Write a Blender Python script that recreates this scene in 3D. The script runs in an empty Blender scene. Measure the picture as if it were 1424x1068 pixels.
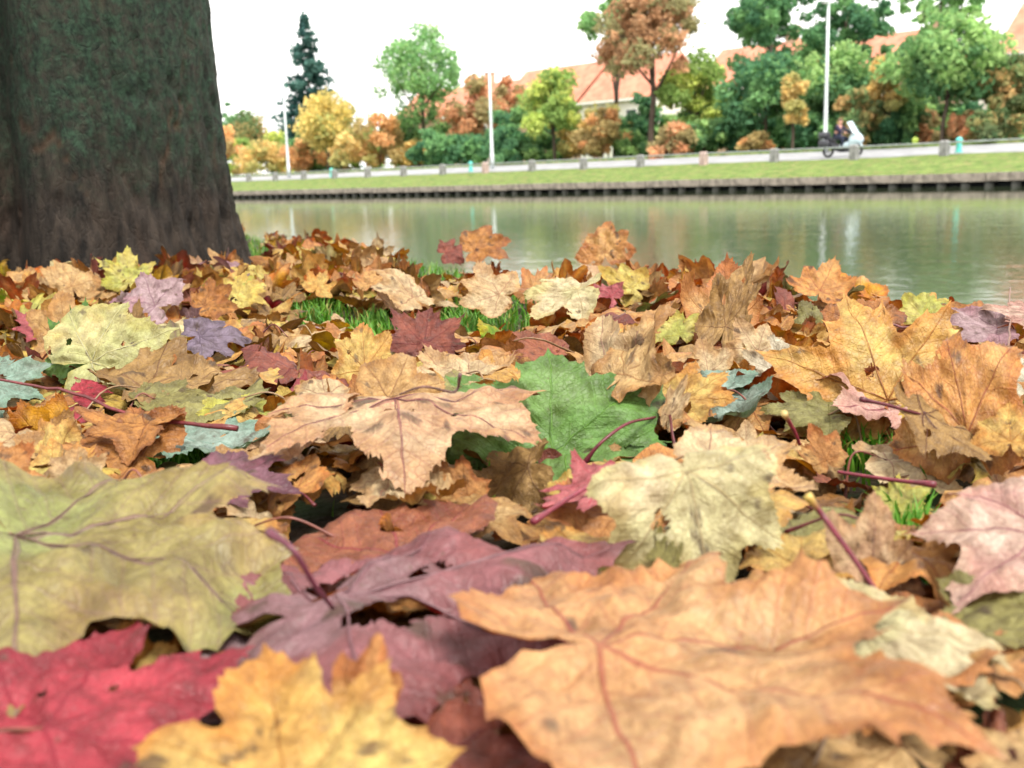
import bpy, math, random
import numpy as np
from mathutils import Matrix, Vector

# ------------------------------------------------------------------ camera
W0, H0, F = 1424.0, 1068.0, 1500.0          # photograph size and focal length in its pixels
CAM_Z = 0.20
PITCH = math.atan((534.0 - 249.0) / F)
ROLL = math.atan(0.030)
scene = bpy.context.scene
COL = scene.collection

def cam_basis():
    f = np.array([0, math.cos(PITCH), -math.sin(PITCH)])
    u0 = np.array([0, math.sin(PITCH), math.cos(PITCH)])
    r0 = np.array([1.0, 0, 0])
    c, s = math.cos(ROLL), math.sin(ROLL)
    return r0 * c - u0 * s, u0 * c + r0 * s, f
RV, UV_, FV = cam_basis()
CAM = np.array([0, 0, CAM_Z])

camd = bpy.data.cameras.new('camera')
cam = bpy.data.objects.new('camera', camd)
COL.objects.link(cam)
M = Matrix(((RV[0], UV_[0], -FV[0], 0), (RV[1], UV_[1], -FV[1], 0), (RV[2], UV_[2], -FV[2], CAM_Z), (0, 0, 0, 1)))
cam.matrix_world = M
camd.sensor_width = 36.0
camd.lens = F / W0 * 36.0
camd.clip_start = 0.01
camd.clip_end = 3000
camd.dof.use_dof = True
camd.dof.focus_distance = 0.92
camd.dof.aperture_fstop = 13.0
scene.camera = cam

# ------------------------------------------------------------------ sky, sun, exposure
SUN_EL, SUN_AZ = math.radians(58), math.radians(150)     # azimuth from +Y towards +X
world = bpy.data.worlds.new('World')
scene.world = world
world.use_nodes = True
wn, wl = world.node_tree.nodes, world.node_tree.links
wn.clear()
wo = wn.new('ShaderNodeOutputWorld'); wb = wn.new('ShaderNodeBackground')
sk = wn.new('ShaderNodeTexSky'); sk.sky_type = 'NISHITA'; sk.sun_disc = False
sk.sun_elevation = SUN_EL; sk.sun_rotation = SUN_AZ
sk.air_density = 1.0; sk.dust_density = 4.0
hs = wn.new('ShaderNodeHueSaturation'); hs.inputs['Saturation'].default_value = 0.22
mxw = wn.new('ShaderNodeMix'); mxw.data_type = 'RGBA'; mxw.inputs[0].default_value = 0.75
mxw.inputs[7].default_value = (10.1, 9.8, 9.4, 1)         # even cloud cover
wl.new(sk.outputs[0], hs.inputs['Color']); wl.new(hs.outputs[0], mxw.inputs[6])
wl.new(mxw.outputs[2], wb.inputs[0]); wl.new(wb.outputs[0], wo.inputs[0])
wb.inputs[1].default_value = 0.068
sd = bpy.data.lights.new('sun', 'SUN'); sd.energy = 1.5; sd.angle = math.radians(14); sd.color = (1, .95, .88)
sun = bpy.data.objects.new('sun', sd); COL.objects.link(sun)
sdir = Vector((math.sin(SUN_AZ) * math.cos(SUN_EL), math.cos(SUN_AZ) * math.cos(SUN_EL), math.sin(SUN_EL)))
sun.rotation_euler = sdir.to_track_quat('Z', 'Y').to_euler()
vs = scene.view_settings
vs.view_transform = 'Standard'; vs.look = 'None'; vs.gamma = 1.0; vs.exposure = 2.05
vs.use_curve_mapping = False
cy = scene.cycles
cy.max_bounces = 6; cy.diffuse_bounces = 3; cy.glossy_bounces = 3; cy.transmission_bounces = 3; cy.transparent_max_bounces = 4
cy.use_denoising = True

# ------------------------------------------------------------------ projection helpers
def ray(px, py):
    return FV + RV * ((px - 712.0) / F) + UV_ * ((534.0 - py) / F)
def at_z(px, py, z):
    d = ray(px, py); k = (z - CAM_Z) / d[2]
    return CAM + d * k
def at_d(px, py, depth):
    return CAM + ray(px, py) * depth
def project(P):
    Q = np.asarray(P) - CAM
    d = np.maximum(Q @ FV, 1e-4)
    return 712 + F * (Q @ RV) / d, 534 - F * (Q @ UV_) / d, Q @ FV
# the canal runs along CU; CN points across it to the far bank
CU = np.array([-0.672, 0.740, 0.0]); CN = np.array([0.740, 0.672, 0.0])
def canal(t, s, z):
    p = CU * t + CN * s
    return np.array([p[0], p[1], z])
def t_at(px, s):
    a = (px - 703.2) / F / 1.019
    dpt = s / (CN[0] * a + CN[1])
    return dpt * (CU[0] * a + CU[1])
def size_at(px, s):                                        # metres per photograph pixel there
    a = (px - 703.2) / F / 1.019
    return s / (CN[0] * a + CN[1]) * 1.0 / F
def horizon(px): return 249 - 0.030 * (px - 712)
WATER = -0.53
UP = np.array([0, 0, 1.0])

# ------------------------------------------------------------------ numeric noise
def _h(i, j, k, seed):
    n = (i.astype(np.int64) * 374761393 + j.astype(np.int64) * 668265263 + k.astype(np.int64) * 2147483647 + seed * 1274126177) & 0xffffffff
    n = ((n ^ (n >> 13)) * 1274126177) & 0xffffffff
    n = n ^ (n >> 16)
    return (n & 0xffffff) / float(0xffffff)
_CA = np.array([0, 0, 0, 0, 1, 1, 1, 1])[:, None]; _CB = np.array([0, 0, 1, 1, 0, 0, 1, 1])[:, None]; _CC = np.array([0, 1, 0, 1, 0, 1, 0, 1])[:, None]
def vn(P, seed=0):
    P = np.asarray(P, float)
    I = np.floor(P).astype(np.int64); f = P - I; f = f * f * (3 - 2 * f)
    h = _h(I[:, 0] + _CA, I[:, 1] + _CB, I[:, 2] + _CC, seed)
    fx, fy, fz = f[:, 0], f[:, 1], f[:, 2]
    a = h[:4] + (h[4:] - h[:4]) * fx; b = a[:2] + (a[2:] - a[:2]) * fy
    return (b[0] + (b[1] - b[0]) * fz) * 2 - 1
def fbm(P, seed=0, n=3):
    P = np.asarray(P, float); o = 0; a = 1.0
    for k in range(n):
        o = o + a * vn(P * 2 ** k + 17.3 * k, seed + k); a *= .5
    return o
def lin(c):
    c = np.asarray(c, float)
    return np.where(c <= .04045, c / 12.92, ((c + .055) / 1.055) ** 2.4)
def hexc(h): return lin([int(h[i:i + 2], 16) / 255 for i in (0, 2, 4)])
EXPO = 2.05
def A(h, sat=1.28):
    c = hexc(h) / EXPO; g = c.mean(); return np.clip(g + (c - g) * sat, .004, .9)                            # picture colour -> base colour

# ------------------------------------------------------------------ mesh helpers
def mesh_from(name, V, loops, starts, totals, cols=None, uv=None, smooth=True):
    me = bpy.data.meshes.new(name)
    V = np.asarray(V, np.float32)
    me.vertices.add(len(V)); me.vertices.foreach_set('co', V.ravel())
    me.loops.add(len(loops)); me.loops.foreach_set('vertex_index', np.asarray(loops, np.int32))
    me.polygons.add(len(starts))
    me.polygons.foreach_set('loop_start', np.asarray(starts, np.int32))
    me.polygons.foreach_set('loop_total', np.asarray(totals, np.int32))
    me.polygons.foreach_set('use_smooth', np.full(len(starts), smooth))
    me.update(calc_edges=True)
    for n, c in (cols or {}).items():
        at = me.attributes.new(n, 'FLOAT_COLOR', 'POINT')
        c4 = np.ones((len(V), 4), np.float32); c4[:, :3] = c
        at.data.foreach_set('color', c4.ravel())
    if uv is not None:
        at = me.attributes.new('leafuv', 'FLOAT_VECTOR', 'POINT')
        u3 = np.zeros((len(V), 3), np.float32); u3[:, :uv.shape[1]] = uv
        at.data.foreach_set('vector', u3.ravel())
    return me
def poly(faces):
    tot = np.array([len(f) for f in faces], np.int32)
    st = np.concatenate(([0], np.cumsum(tot)[:-1])).astype(np.int32)
    return np.concatenate([np.asarray(f, np.int32) for f in faces]), st, tot
def link(name, me, mat=None, parent=None):
    o = bpy.data.objects.new(name, me); COL.objects.link(o)
    if parent is not None: o.parent = parent
    if mat is not None and me is not None and len(me.materials) == 0: me.materials.append(mat)
    return o
def mk(name, V, faces, mat, parent=None, cols=None, smooth=True):
    return link(name, mesh_from(name, V, *poly(faces), cols=cols, smooth=smooth), mat, parent)
def tag(o, label=None, cat=None, group=None, kind=None):
    if label: o['label'] = label
    if cat: o['category'] = cat
    if group: o['group'] = group
    if kind: o['kind'] = kind
    return o
def empty(name, loc=(0, 0, 0)):
    o = bpy.data.objects.new(name, None); o.location = loc; COL.objects.link(o); return o
def catmull(P, n):
    P = np.asarray(P, float)
    Q = np.vstack([2 * P[0] - P[1], P, 2 * P[-1] - P[-2]])
    out = []
    m = len(P) - 1
    for k in np.linspace(0, m - 1e-6, n):
        i = int(k); f = k - i
        a, b, c, d = Q[i], Q[i + 1], Q[i + 2], Q[i + 3]
        out.append(.5 * ((2 * b) + (-a + c) * f + (2 * a - 5 * b + 4 * c - d) * f * f + (-a + 3 * b - 3 * c + d) * f ** 3))
    return np.array(out)
def tube(P, R, sides=6, cap=True):
    P = np.asarray(P, float); n = len(P)
    R = np.broadcast_to(np.asarray(R, float), (n,))
    T = np.gradient(P, axis=0); T /= np.maximum(np.linalg.norm(T, axis=1)[:, None], 1e-9)
    up = np.array([0, 0, 1.0]) if abs(T[0][2]) < .9 else np.array([1.0, 0, 0])
    V = []
    for i in range(n):
        a = np.cross(T[i], up); a /= max(np.linalg.norm(a), 1e-9)
        b = np.cross(a, T[i]); up = b
        for k in range(sides):
            th = 2 * math.pi * k / sides
            V.append(P[i] + (a * math.cos(th) + b * math.sin(th)) * R[i])
    Fc = []
    for i in range(n - 1):
        for k in range(sides):
            k2 = (k + 1) % sides
            Fc.append((i * sides + k, i * sides + k2, (i + 1) * sides + k2, (i + 1) * sides + k))
    if cap:
        Fc.append(tuple(range(sides - 1, -1, -1))); Fc.append(tuple((n - 1) * sides + k for k in range(sides)))
    return V, Fc
def boxv(c, h, ax=None):
    """box verts/faces; c centre, h half sizes, ax 3 axis rows"""
    ax = np.eye(3) if ax is None else np.asarray(ax)
    V = [np.asarray(c) + ax[0] * h[0] * i + ax[1] * h[1] * j + ax[2] * h[2] * k for i in (-1, 1) for j in (-1, 1) for k in (-1, 1)]
    return V, [(0, 1, 3, 2), (4, 6, 7, 5), (0, 4, 5, 1), (2, 3, 7, 6), (0, 2, 6, 4), (1, 5, 7, 3)]
class MB:
    def __init__(s): s.V = []; s.F = []
    def add(s, vf):
        o = len(s.V); s.V += list(vf[0]); s.F += [tuple(i + o for i in f) for f in vf[1]]; return s
    def box(s, c, h, ax=None): return s.add(boxv(c, h, ax))
    def tube(s, P, R, sides=8): return s.add(tube(P, R, sides))
    def build(s, name, mat, parent=None, smooth=False): return mk(name, s.V, s.F, mat, parent, smooth=smooth)
def loft(rings, cap=True):
    n = len(rings[0]); V = [np.asarray(p, float) for r in rings for p in r]; Fc = []
    for i in range(len(rings) - 1):
        for k in range(n):
            k2 = (k + 1) % n
            Fc.append((i * n + k, i * n + k2, (i + 1) * n + k2, (i + 1) * n + k))
    if cap:
        Fc.append(tuple(range(n - 1, -1, -1))); Fc.append(tuple((len(rings) - 1) * n + k for k in range(n)))
    return V, Fc

# ------------------------------------------------------------------ materials
def newmat(name):
    m = bpy.data.materials.new(name); m.use_nodes = True
    nt = m.node_tree; nt.nodes.clear()
    return m, nt.nodes, nt.links
class G:
    """small node-graph helper"""
    def __init__(s, name):
        s.m, s.n, s.l = newmat(name)
    def val(s, x): return x
    def put(s, sock, v):
        if hasattr(v, 'is_linked') or hasattr(v, 'links'): s.l.new(v, sock)
        else: sock.default_value = v
    def math(s, op, a, b=0.0, c=None, clamp=False):
        n = s.n.new('ShaderNodeMath'); n.operation = op; n.use_clamp = clamp
        s.put(n.inputs[0], a); s.put(n.inputs[1], b)
        if c is not None: s.put(n.inputs[2], c)
        return n.outputs[0]
    def mix(s, f, a, b, blend='MIX'):
        n = s.n.new('ShaderNodeMix'); n.data_type = 'RGBA'; n.blend_type = blend
        s.put(n.inputs[0], f)
        for k, v in ((6, a), (7, b)):
            s.put(n.inputs[k], v if hasattr(v, 'links') else (tuple(v) + (1,))[:4])
        return n.outputs[2]
    def ramp(s, f, lo, hi):
        n = s.n.new('ShaderNodeMapRange'); n.interpolation_type = 'SMOOTHSTEP'
        s.put(n.inputs[0], f); n.inputs[1].default_value = lo; n.inputs[2].default_value = hi
        return n.outputs[0]
    def noise(s, vec, scale, detail=3, rough=.5, out=0, dist=0):
        n = s.n.new('ShaderNodeTexNoise'); s.l.new(vec, n.inputs['Vector'])
        n.inputs['Scale'].default_value = scale; n.inputs['Detail'].default_value = detail
        n.inputs['Roughness'].default_value = rough; n.inputs['Distortion'].default_value = dist
        return n.outputs[out]
    def attr(s, name, out='Color'):
        n = s.n.new('ShaderNodeAttribute'); n.attribute_name = name; return n.outputs[out]
    def obj(s): return s.n.new('ShaderNodeTexCoord').outputs['Object']
    def pos(s): return s.n.new('ShaderNodeNewGeometry').outputs['Position']
    def mapping(s, v, scale=(1, 1, 1), rot=(0, 0, 0)):
        n = s.n.new('ShaderNodeMapping'); s.l.new(v, n.inputs[0]); n.inputs['Scale'].default_value = scale; n.inputs['Rotation'].default_value = rot
        return n.outputs[0]
    def bump(s, h, strength=.3, dist=.001):
        n = s.n.new('ShaderNodeBump'); s.l.new(h, n.inputs['Height'])
        n.inputs['Strength'].default_value = strength; n.inputs['Distance'].default_value = dist
        return n.outputs[0]
    def bsdf(s, col, rough=.6, spec=.3, normal=None, metal=0.0, **kw):
        n = s.n.new('ShaderNodeBsdfPrincipled')
        s.put(n.inputs['Base Color'], col if hasattr(col, 'links') else (tuple(col) + (1,))[:4])
        s.put(n.inputs['Roughness'], rough); n.inputs['Specular IOR Level'].default_value = spec
        n.inputs['Metallic'].default_value = metal
        if normal is not None: s.l.new(normal, n.inputs['Normal'])
        for k, v in kw.items(): n.inputs[k].default_value = v
        return n.outputs[0]
    def out(s, sh):
        o = s.n.new('ShaderNodeOutputMaterial'); s.l.new(sh, o.inputs[0]); return s.m
def plain(name, col, rough=.6, spec=.3, nscale=6.0, namp=.25, metal=0.0, bump=0.0):
    g = G(name); p = g.obj()
    n = g.noise(p, nscale, 4, .6)
    f = g.ramp(n, .3, .7)
    c = g.mix(f, tuple(np.array(col) * (1 - namp)), tuple(np.minimum(np.array(col) * (1 + namp), 1)))
    nm = g.bump(g.noise(p, nscale * 6, 3), bump, .01) if bump else None
    return g.out(g.bsdf(c, rough, spec, nm, metal))

def leaf_material():
    g = G('leaf_blade_material')
    uv0 = g.attr('leafuv', 'Vector')
    sepo = g.n.new('ShaderNodeSeparateXYZ'); g.l.new(uv0, sepo.inputs[0])
    seed = sepo.outputs[2]
    # slight wander of the veins
    nz = g.noise(uv0, 3.0, 2, .5, 1)
    sub = g.n.new('ShaderNodeVectorMath'); sub.operation = 'MULTIPLY_ADD'
    g.l.new(nz, sub.inputs[0]); sub.inputs[1].default_value = (.07, .07, 0); g.l.new(uv0, sub.inputs[2])
    sb2 = g.n.new('ShaderNodeVectorMath'); sb2.operation = 'SUBTRACT'; g.l.new(sub.outputs[0], sb2.inputs[0]); sb2.inputs[1].default_value = (.035, .035, 0)
    sp = g.n.new('ShaderNodeSeparateXYZ'); g.l.new(sb2.outputs[0], sp.inputs[0])
    ax = g.math('ABSOLUTE', sp.outputs[0]); y = sp.outputs[1]
    phi = g.math('ARCTAN2', ax, y)
    r = g.math('SQRT', g.math('ADD', g.math('MULTIPLY', ax, ax), g.math('MULTIPLY', y, y)))
    a1 = g.math('MULTIPLY', g.math('GREATER_THAN', phi, math.radians(23.5)), math.radians(46))
    a2 = g.math('MULTIPLY', g.math('GREATER_THAN', phi, math.radians(70)), math.radians(49))
    dl = g.math('SUBTRACT', phi, g.math('ADD', a1, a2))
    along = g.math('MULTIPLY', r, g.math('COSINE', dl))
    acr = g.math('ABSOLUTE', g.math('MULTIPLY', r, g.math('SINE', dl)))
    wid = g.math('MULTIPLY_ADD', r, -.009, .0125)
    main = g.math('SUBTRACT', 1.0, g.ramp(g.math('DIVIDE', acr, wid), .35, 1.0))
    ph = g.math('MULTIPLY', g.math('SUBTRACT', along, g.math('MULTIPLY', acr, .85)), 9.0)
    fr = g.math('ABSOLUTE', g.math('SUBTRACT', g.math('FRACT', ph), .5))
    sec = g.math('SUBTRACT', 1.0, g.ramp(fr, .02, .10))
    sec = g.math('MULTIPLY', sec, .30)
    vor = g.n.new('ShaderNodeTexVoronoi'); vor.feature = 'DISTANCE_TO_EDGE'; g.l.new(uv0, vor.inputs['Vector']); vor.inputs['Scale'].default_value = 26
    net = g.math('SUBTRACT', 1.0, g.ramp(vor.outputs['Distance'], .0, .10))
    veins = g.math('MAXIMUM', main, sec)
    bf = g.n.new('ShaderNodeNewGeometry').outputs['Backfacing']
    col = g.mix(bf, g.attr('front'), g.attr('under'))
    m1 = g.ramp(g.noise(uv0, 7.0, 5, .65), .30, .70)
    col = g.mix(1.0, col, g.mix(m1, (.62, .56, .50), (1.22, 1.21, 1.18)), 'MULTIPLY')
    m2 = g.ramp(g.noise(uv0, 60.0, 3, .6), .3, .75)
    col = g.mix(1.0, col, g.mix(m2, (.86, .84, .82), (1.10, 1.10, 1.09)), 'MULTIPLY')
    col = g.mix(g.math('MULTIPLY', net, .16), col, g.attr('vein'))
    # dark specks and decay spots
    sp1 = g.ramp(g.noise(uv0, 22.0, 2, .5), .68, .76)
    col = g.mix(g.math('MULTIPLY', sp1, .55), col, (.075, .04, .022))
    col = g.mix(g.math('MULTIPLY', veins, .60), col, g.attr('vein'))
    hgt = g.math('ADD', g.math('MULTIPLY', veins, -.8), g.math('ADD', g.math('MULTIPLY', net, -.22), g.math('MULTIPLY', g.noise(uv0, 16.0, 4, .6), 1.4)))
    nm = g.bump(hgt, .6, .0017)
    rg = g.math('MULTIPLY_ADD', m1, .2, .42)
    b = g.bsdf(col, rg, .42, nm)
    tr = g.n.new('ShaderNodeBsdfTranslucent'); g.l.new(g.mix(1.0, col, (1.0, .80, .50), 'MULTIPLY'), tr.inputs[0]); g.l.new(nm, tr.inputs[1])
    mx = g.n.new('ShaderNodeMixShader'); mx.inputs[0].default_value = .27
    g.l.new(b, mx.inputs[1]); g.l.new(tr.outputs[0], mx.inputs[2])
    return g.out(mx.outputs[0])
def vcol_material(name, rough=.55, spec=.3, trans=.0, namp=.25, nscale=60):
    g = G(name)
    c = g.attr('front')
    n = g.ramp(g.noise(g.pos(), nscale, 3, .6), .3, .7)
    c = g.mix(1.0, c, g.mix(n, (1 - namp,) * 3, (1 + namp,) * 3), 'MULTIPLY')
    b = g.bsdf(c, rough, spec)
    if trans:
        tr = g.n.new('ShaderNodeBsdfTranslucent'); g.l.new(c, tr.inputs[0])
        mx = g.n.new('ShaderNodeMixShader'); mx.inputs[0].default_value = trans
        g.l.new(b, mx.inputs[1]); g.l.new(tr.outputs[0], mx.inputs[2]); b = mx.outputs[0]
    return g.out(b)
LEAF = leaf_material()
STALK = vcol_material('leaf_stalk_material', .42, .4, 0, .22, 220)
GRASS = vcol_material('grass_blade_material', .45, .35, .3, .15, 40)
FOLI = vcol_material('tree_foliage_material', .7, .15, .5, .25, 2.0)

def soil_material():
    g = G('bank_soil_material'); p = g.pos()
    n = g.ramp(g.noise(p, 45, 5, .65), .3, .7)
    c = g.mix(n, (.022, .015, .010), (.075, .052, .032))
    c = g.mix(g.ramp(g.noise(p, 9, 3), .45, .62), c, (.03, .055, .014))
    return g.out(g.bsdf(c, .9, .2, g.bump(g.noise(p, 160, 4), .7, .006)))
def turf_material():
    g = G('far_turf_material'); p = g.pos()
    n = g.ramp(g.noise(p, 2.2, 6, .75), .35, .65)
    c = g.mix(n, (.052, .098, .020), (.165, .225, .058))
    c = g.mix(g.ramp(g.noise(p, 2.6, 5, .75), .50, .66), c, (.20, .16, .075))
    c = g.mix(g.ramp(g.noise(p, 7.0, 3, .7), .66, .72), c, (.30, .17, .06))
    return g.out(g.bsdf(c, .9, .15, g.bump(g.noise(p, 9, 4), .8, .12)))
def water_material():
    g = G('canal_water_material'); p = g.pos()
    w1 = g.noise(g.mapping(p, (1, 1, 1)), 1.5, 3, .55, 0, .4)
    w2 = g.noise(g.mapping(p, (1, 1, 1)), 9.0, 2, .5)
    h = g.math('ADD', w1, g.math('MULTIPLY', w2, .45))
    dt = g.n.new('ShaderNodeVectorMath'); dt.operation = 'DOT_PRODUCT'; g.l.new(p, dt.inputs[0]); dt.inputs[1].default_value = (.740, .672, 0)
    st = g.math('MULTIPLY_ADD', g.ramp(dt.outputs['Value'], 26, 6), .20, .04)
    bn = g.n.new('ShaderNodeBump'); g.l.new(h, bn.inputs['Height']); g.l.new(st, bn.inputs['Strength']); bn.inputs['Distance'].default_value = .035
    nm = bn.outputs[0]
    rgh = g.math('MULTIPLY_ADD', g.ramp(dt.outputs['Value'], 18, 3), .11, .015)
    n = g.n.new('ShaderNodeBsdfPrincipled')
    n.inputs['Base Color'].default_value = (.045, .06, .03, 1); g.l.new(rgh, n.inputs['Roughness'])
    n.inputs['IOR'].default_value = 1.333; n.inputs['Specular IOR Level'].default_value = .5
    g.l.new(nm, n.inputs['Normal'])
    return g.out(n.outputs[0])
def bark_material():
    g = G('trunk_bark_material'); p = g.obj()
    sep = g.n.new('ShaderNodeSeparateXYZ'); g.l.new(p, sep.inputs[0])
    el = g.mapping(p, (1, 1, .28))
    n1 = g.noise(el, 34, 7, .75)
    c = g.mix(g.ramp(n1, .28, .72), (.0028, .0024, .002), (.043, .032, .024))
    c = g.mix(g.math('MULTIPLY', g.ramp(g.noise(el, 11, 3), .52, .75), .7), c, (.052, .032, .022))
    wv = g.n.new('ShaderNodeVectorMath'); wv.operation = 'MULTIPLY_ADD'; g.l.new(g.noise(p, 14, 3, .6, 1), wv.inputs[0]); wv.inputs[1].default_value = (.06, .06, .12); g.l.new(p, wv.inputs[2])
    pm = g.mapping(wv.outputs[0], (1, 1, .22))
    vo = g.n.new('ShaderNodeTexVoronoi'); g.l.new(pm, vo.inputs['Vector']); vo.inputs['Scale'].default_value = 62
    ve = g.n.new('ShaderNodeTexVoronoi'); ve.feature = 'DISTANCE_TO_EDGE'; g.l.new(pm, ve.inputs['Vector']); ve.inputs['Scale'].default_value = 62
    sc_ = g.n.new('ShaderNodeSeparateColor'); g.l.new(vo.outputs['Color'], sc_.inputs[0])
    plate = g.math('MULTIPLY_ADD', sc_.outputs[0], 1.3, .35)
    edge = g.ramp(ve.outputs['Distance'], .0, .12)
    c = g.mix(1.0, c, g.mix(plate, (.65, .65, .65), (1.3, 1.3, 1.3)), 'MULTIPLY')
    crack = g.attr('front')                                   # fissure depth of the modelled bark
    # green algae higher up on the lit flank, with its own ragged limit
    zz = g.math('ADD', sep.outputs[2], g.math('MULTIPLY', g.math('SUBTRACT', g.noise(p, 8, 6, .7), .5), .50))
    mask = g.ramp(zz, .13, .40)
    n2 = g.ramp(g.noise(p, 34, 5, .72), .34, .62)
    side = g.ramp(g.math('ADD', sep.outputs[0], g.math('MULTIPLY', g.noise(p, 12, 3), .12)), -.10, .06)
    mask = g.math('MULTIPLY', g.math('MULTIPLY', mask, side), g.math('MULTIPLY_ADD', n2, .75, .25))
    alg = g.mix(g.ramp(g.noise(p, 80, 4, .7), .3, .7), (.003, .011, .007), (.032, .074, .042))
    c = g.mix(g.math('MULTIPLY', mask, .92), c, alg)
    lich = g.math('MULTIPLY', g.ramp(g.noise(p, 50, 4, .7), .66, .74), .5)
    c = g.mix(lich, c, (.085, .085, .070))
    sepc = g.n.new('ShaderNodeSeparateColor'); g.l.new(crack, sepc.inputs[0])
    c = g.mix(g.math('MULTIPLY', sepc.outputs[0], .8), c, (.075, .042, .024))
    nm = g.bump(g.math('ADD', g.noise(g.mapping(p, (1, 1, .45)), 75, 8, .8), g.math('MULTIPLY', edge, .16)), 1.0, .013)
    return g.out(g.bsdf(c, .85, .25, nm))

# ------------------------------------------------------------------ near bank, water, far bank
EN = np.array([.869, .495]); EOFF = 1.02
def edge_d(x, y): return EN[0] * x + EN[1] * y - EOFF - .20 * np.clip((y - 1.8) / 2.0, 0, 1.6)
def ground_z(x, y):
    d = edge_d(x, y)
    P = np.c_[x * 3.0, y * 3.0, np.zeros_like(x)]
    z = .012 * vn(P, 3) + .006 * vn(P * 3.1, 5)
    k = np.clip((d + .05) / .8, 0, 1)
    return z - 1.1 * k * k * (3 - 2 * k) - np.clip(d + .05, 0, .5) * .1
def near_bank():
    xs = np.unique(np.concatenate([np.linspace(-60, -4, 15), np.linspace(-4, 3, 141), np.linspace(3, 20, 18)]))
    ys = np.unique(np.concatenate([np.linspace(-40, -.4, 15), np.linspace(-.4, 8, 169), np.linspace(8, 70, 40)]))
    X, Y = np.meshgrid(xs, ys); x, y = X.ravel(), Y.ravel()
    V = np.c_[x, y, ground_z(x, y)]
    nx = len(xs); fc = []
    for j in range(len(ys) - 1):
        for i in range(nx - 1):
            a = j * nx + i; fc.append((a, a + 1, a + nx + 1, a + nx))
    return tag(mk('near_bank', V, fc, soil_material()), kind='structure')
near_bank()

def strip(name, prof, mat, t0=-60, t1=420, nt=40, amp=0.0):
    """sheet along the canal from a profile of (s, z)"""
    ts = np.linspace(t0, t1, nt); V = []
    for t in ts:
        for s, z in prof: V.append(canal(t, s, z))
    n = len(prof); V = np.array(V)
    if amp:
        q = fbm(np.c_[V[:, 0] * .5, V[:, 1] * .5, V[:, 2] * 0], 9); V[:, 2] += amp * q
    fc = [(i * n + k, (i + 1) * n + k, (i + 1) * n + k + 1, i * n + k + 1) for i in range(nt - 1) for k in range(n - 1)]
    return tag(mk(name, V, fc, mat), kind='structure')
SQ = 37.0
WATER_M = water_material(); TURF = turf_material()
tag(mk('canal_water', [canal(-60, -2.2, WATER), canal(420, -2.2, WATER), canal(420, SQ + .6, WATER), canal(-60, SQ + .6, WATER)], [(0, 1, 2, 3)], WATER_M), kind='structure')
strip('far_bank', [(SQ + .45, -.9), (SQ + .45, -.07), (SQ + .7, -.045), (SQ + 2.0, .12), (SQ + 4.4, .42), (SQ + 6.4, .61), (SQ + 7.4, .66)], TURF, nt=240, amp=.03)
ROADM = plain('road_asphalt_material', (.24, .245, .255), .85, .3, 1.2, .2)
strip('road', [(SQ + 7.3, .50), (SQ + 7.3, .685), (SQ + 9, .80), (SQ + 14.0, 1.14)], ROADM)
strip('park_ground', [(SQ + 14.0, .90), (SQ + 14.0, 1.27), (SQ + 20, 1.3), (SQ + 60, 1.4), (SQ + 900, 1.6)], TURF, t0=-400, t1=900)

CONC = plain('concrete_material', (.27, .235, .195), .85, .25, 3.5, .35, bump=.5)
DARKC = plain('old_pile_material', (.085, .085, .075), .8, .3, 3.0, .4)
VOIDM = plain('quay_back_shade_material', (.02, .022, .024), .9, .2, 2.0, .3)  # near-black colour paints the shade in the gap under the cap
qw = empty('quay_wall', canal(30, SQ, WATER))
tag(qw, 'low concrete quay with dark piles along the far bank', 'quay')
def par(o, root):
    o.parent = root; o.matrix_parent_inverse = Matrix.Translation(-Vector(root.location)); return o
def cframe(): return np.array([CU, CN, [0, 0, 1.0]])
m = MB(); m.box(canal(90, SQ + .40, -.50), (150, .04, .42), cframe()); par(m.build('back_wall_shade', VOIDM), qw)
V, Fc = boxv((0, 0, 0), (1.485, .32, .14), cframe())
capme = mesh_from('cap_stone', V, *poly(Fc), smooth=False); capme.materials.append(CONC)
rng = random.Random(4)
for k in range(46):
    t = 6 + 3 * k
    o = link('cap_stone', capme); p = canal(t, SQ + .22 + rng.uniform(-.015, .015), -.205 + rng.uniform(-.012, .012)); o.location = p; par(o, qw)
ph_ = MB(); ph_.tube([(0, 0, -.6), (0, 0, .33)], [.17, .165], 10)
pile_me = mesh_from('pile', ph_.V, *poly(ph_.F)); pile_me.materials.append(DARKC)
for k in range(150):
    t = 5 + .88 * k
    o = link('pile', pile_me); o.location = canal(t + rng.uniform(-.04, .04), SQ + .14, -.675 + rng.uniform(-.01, .0)); par(o, qw)

# railing: concrete posts with one pipe
POSTM = plain('post_concrete_material', (.22, .22, .215), .8, .25, 5, .3)
PINKM = plain('post_pinkish_material', (.40, .30, .27), .8, .25, 5, .2)
PIPEM = plain('rail_pipe_material', (.24, .27, .26), .45, .5, 4, .2)
SR = SQ + 6.3
rail = empty('roadside_railing', canal(35, SR, .6)); tag(rail, 'low grey pipe railing on concrete posts along the far road', 'railing')
pm = MB(); q = cframe()
pm.add(loft([[q[0] * a * w + q[1] * b * w + np.array([0, 0, z]) for a, b in ((-1, -1), (1, -1), (1, 1), (-1, 1))] for z, w in ((-.2, .16), (.50, .155), (.60, .145), (.645, .10))]))
post_me = mesh_from('post', pm.V, *poly(pm.F), smooth=False)
t0 = t_at(1313, SR)
for k in range(-3, 30):
    me = post_me.copy() if k in (3, 7) else post_me
    if k in (3, 7): me.materials.clear(); me.materials.append(PINKM)
    elif not me.materials: me.materials.append(POSTM)
    o = link('post', me); o.location = canal(t0 + 4.05 * k, SR, .58); par(o, rail)
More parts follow.
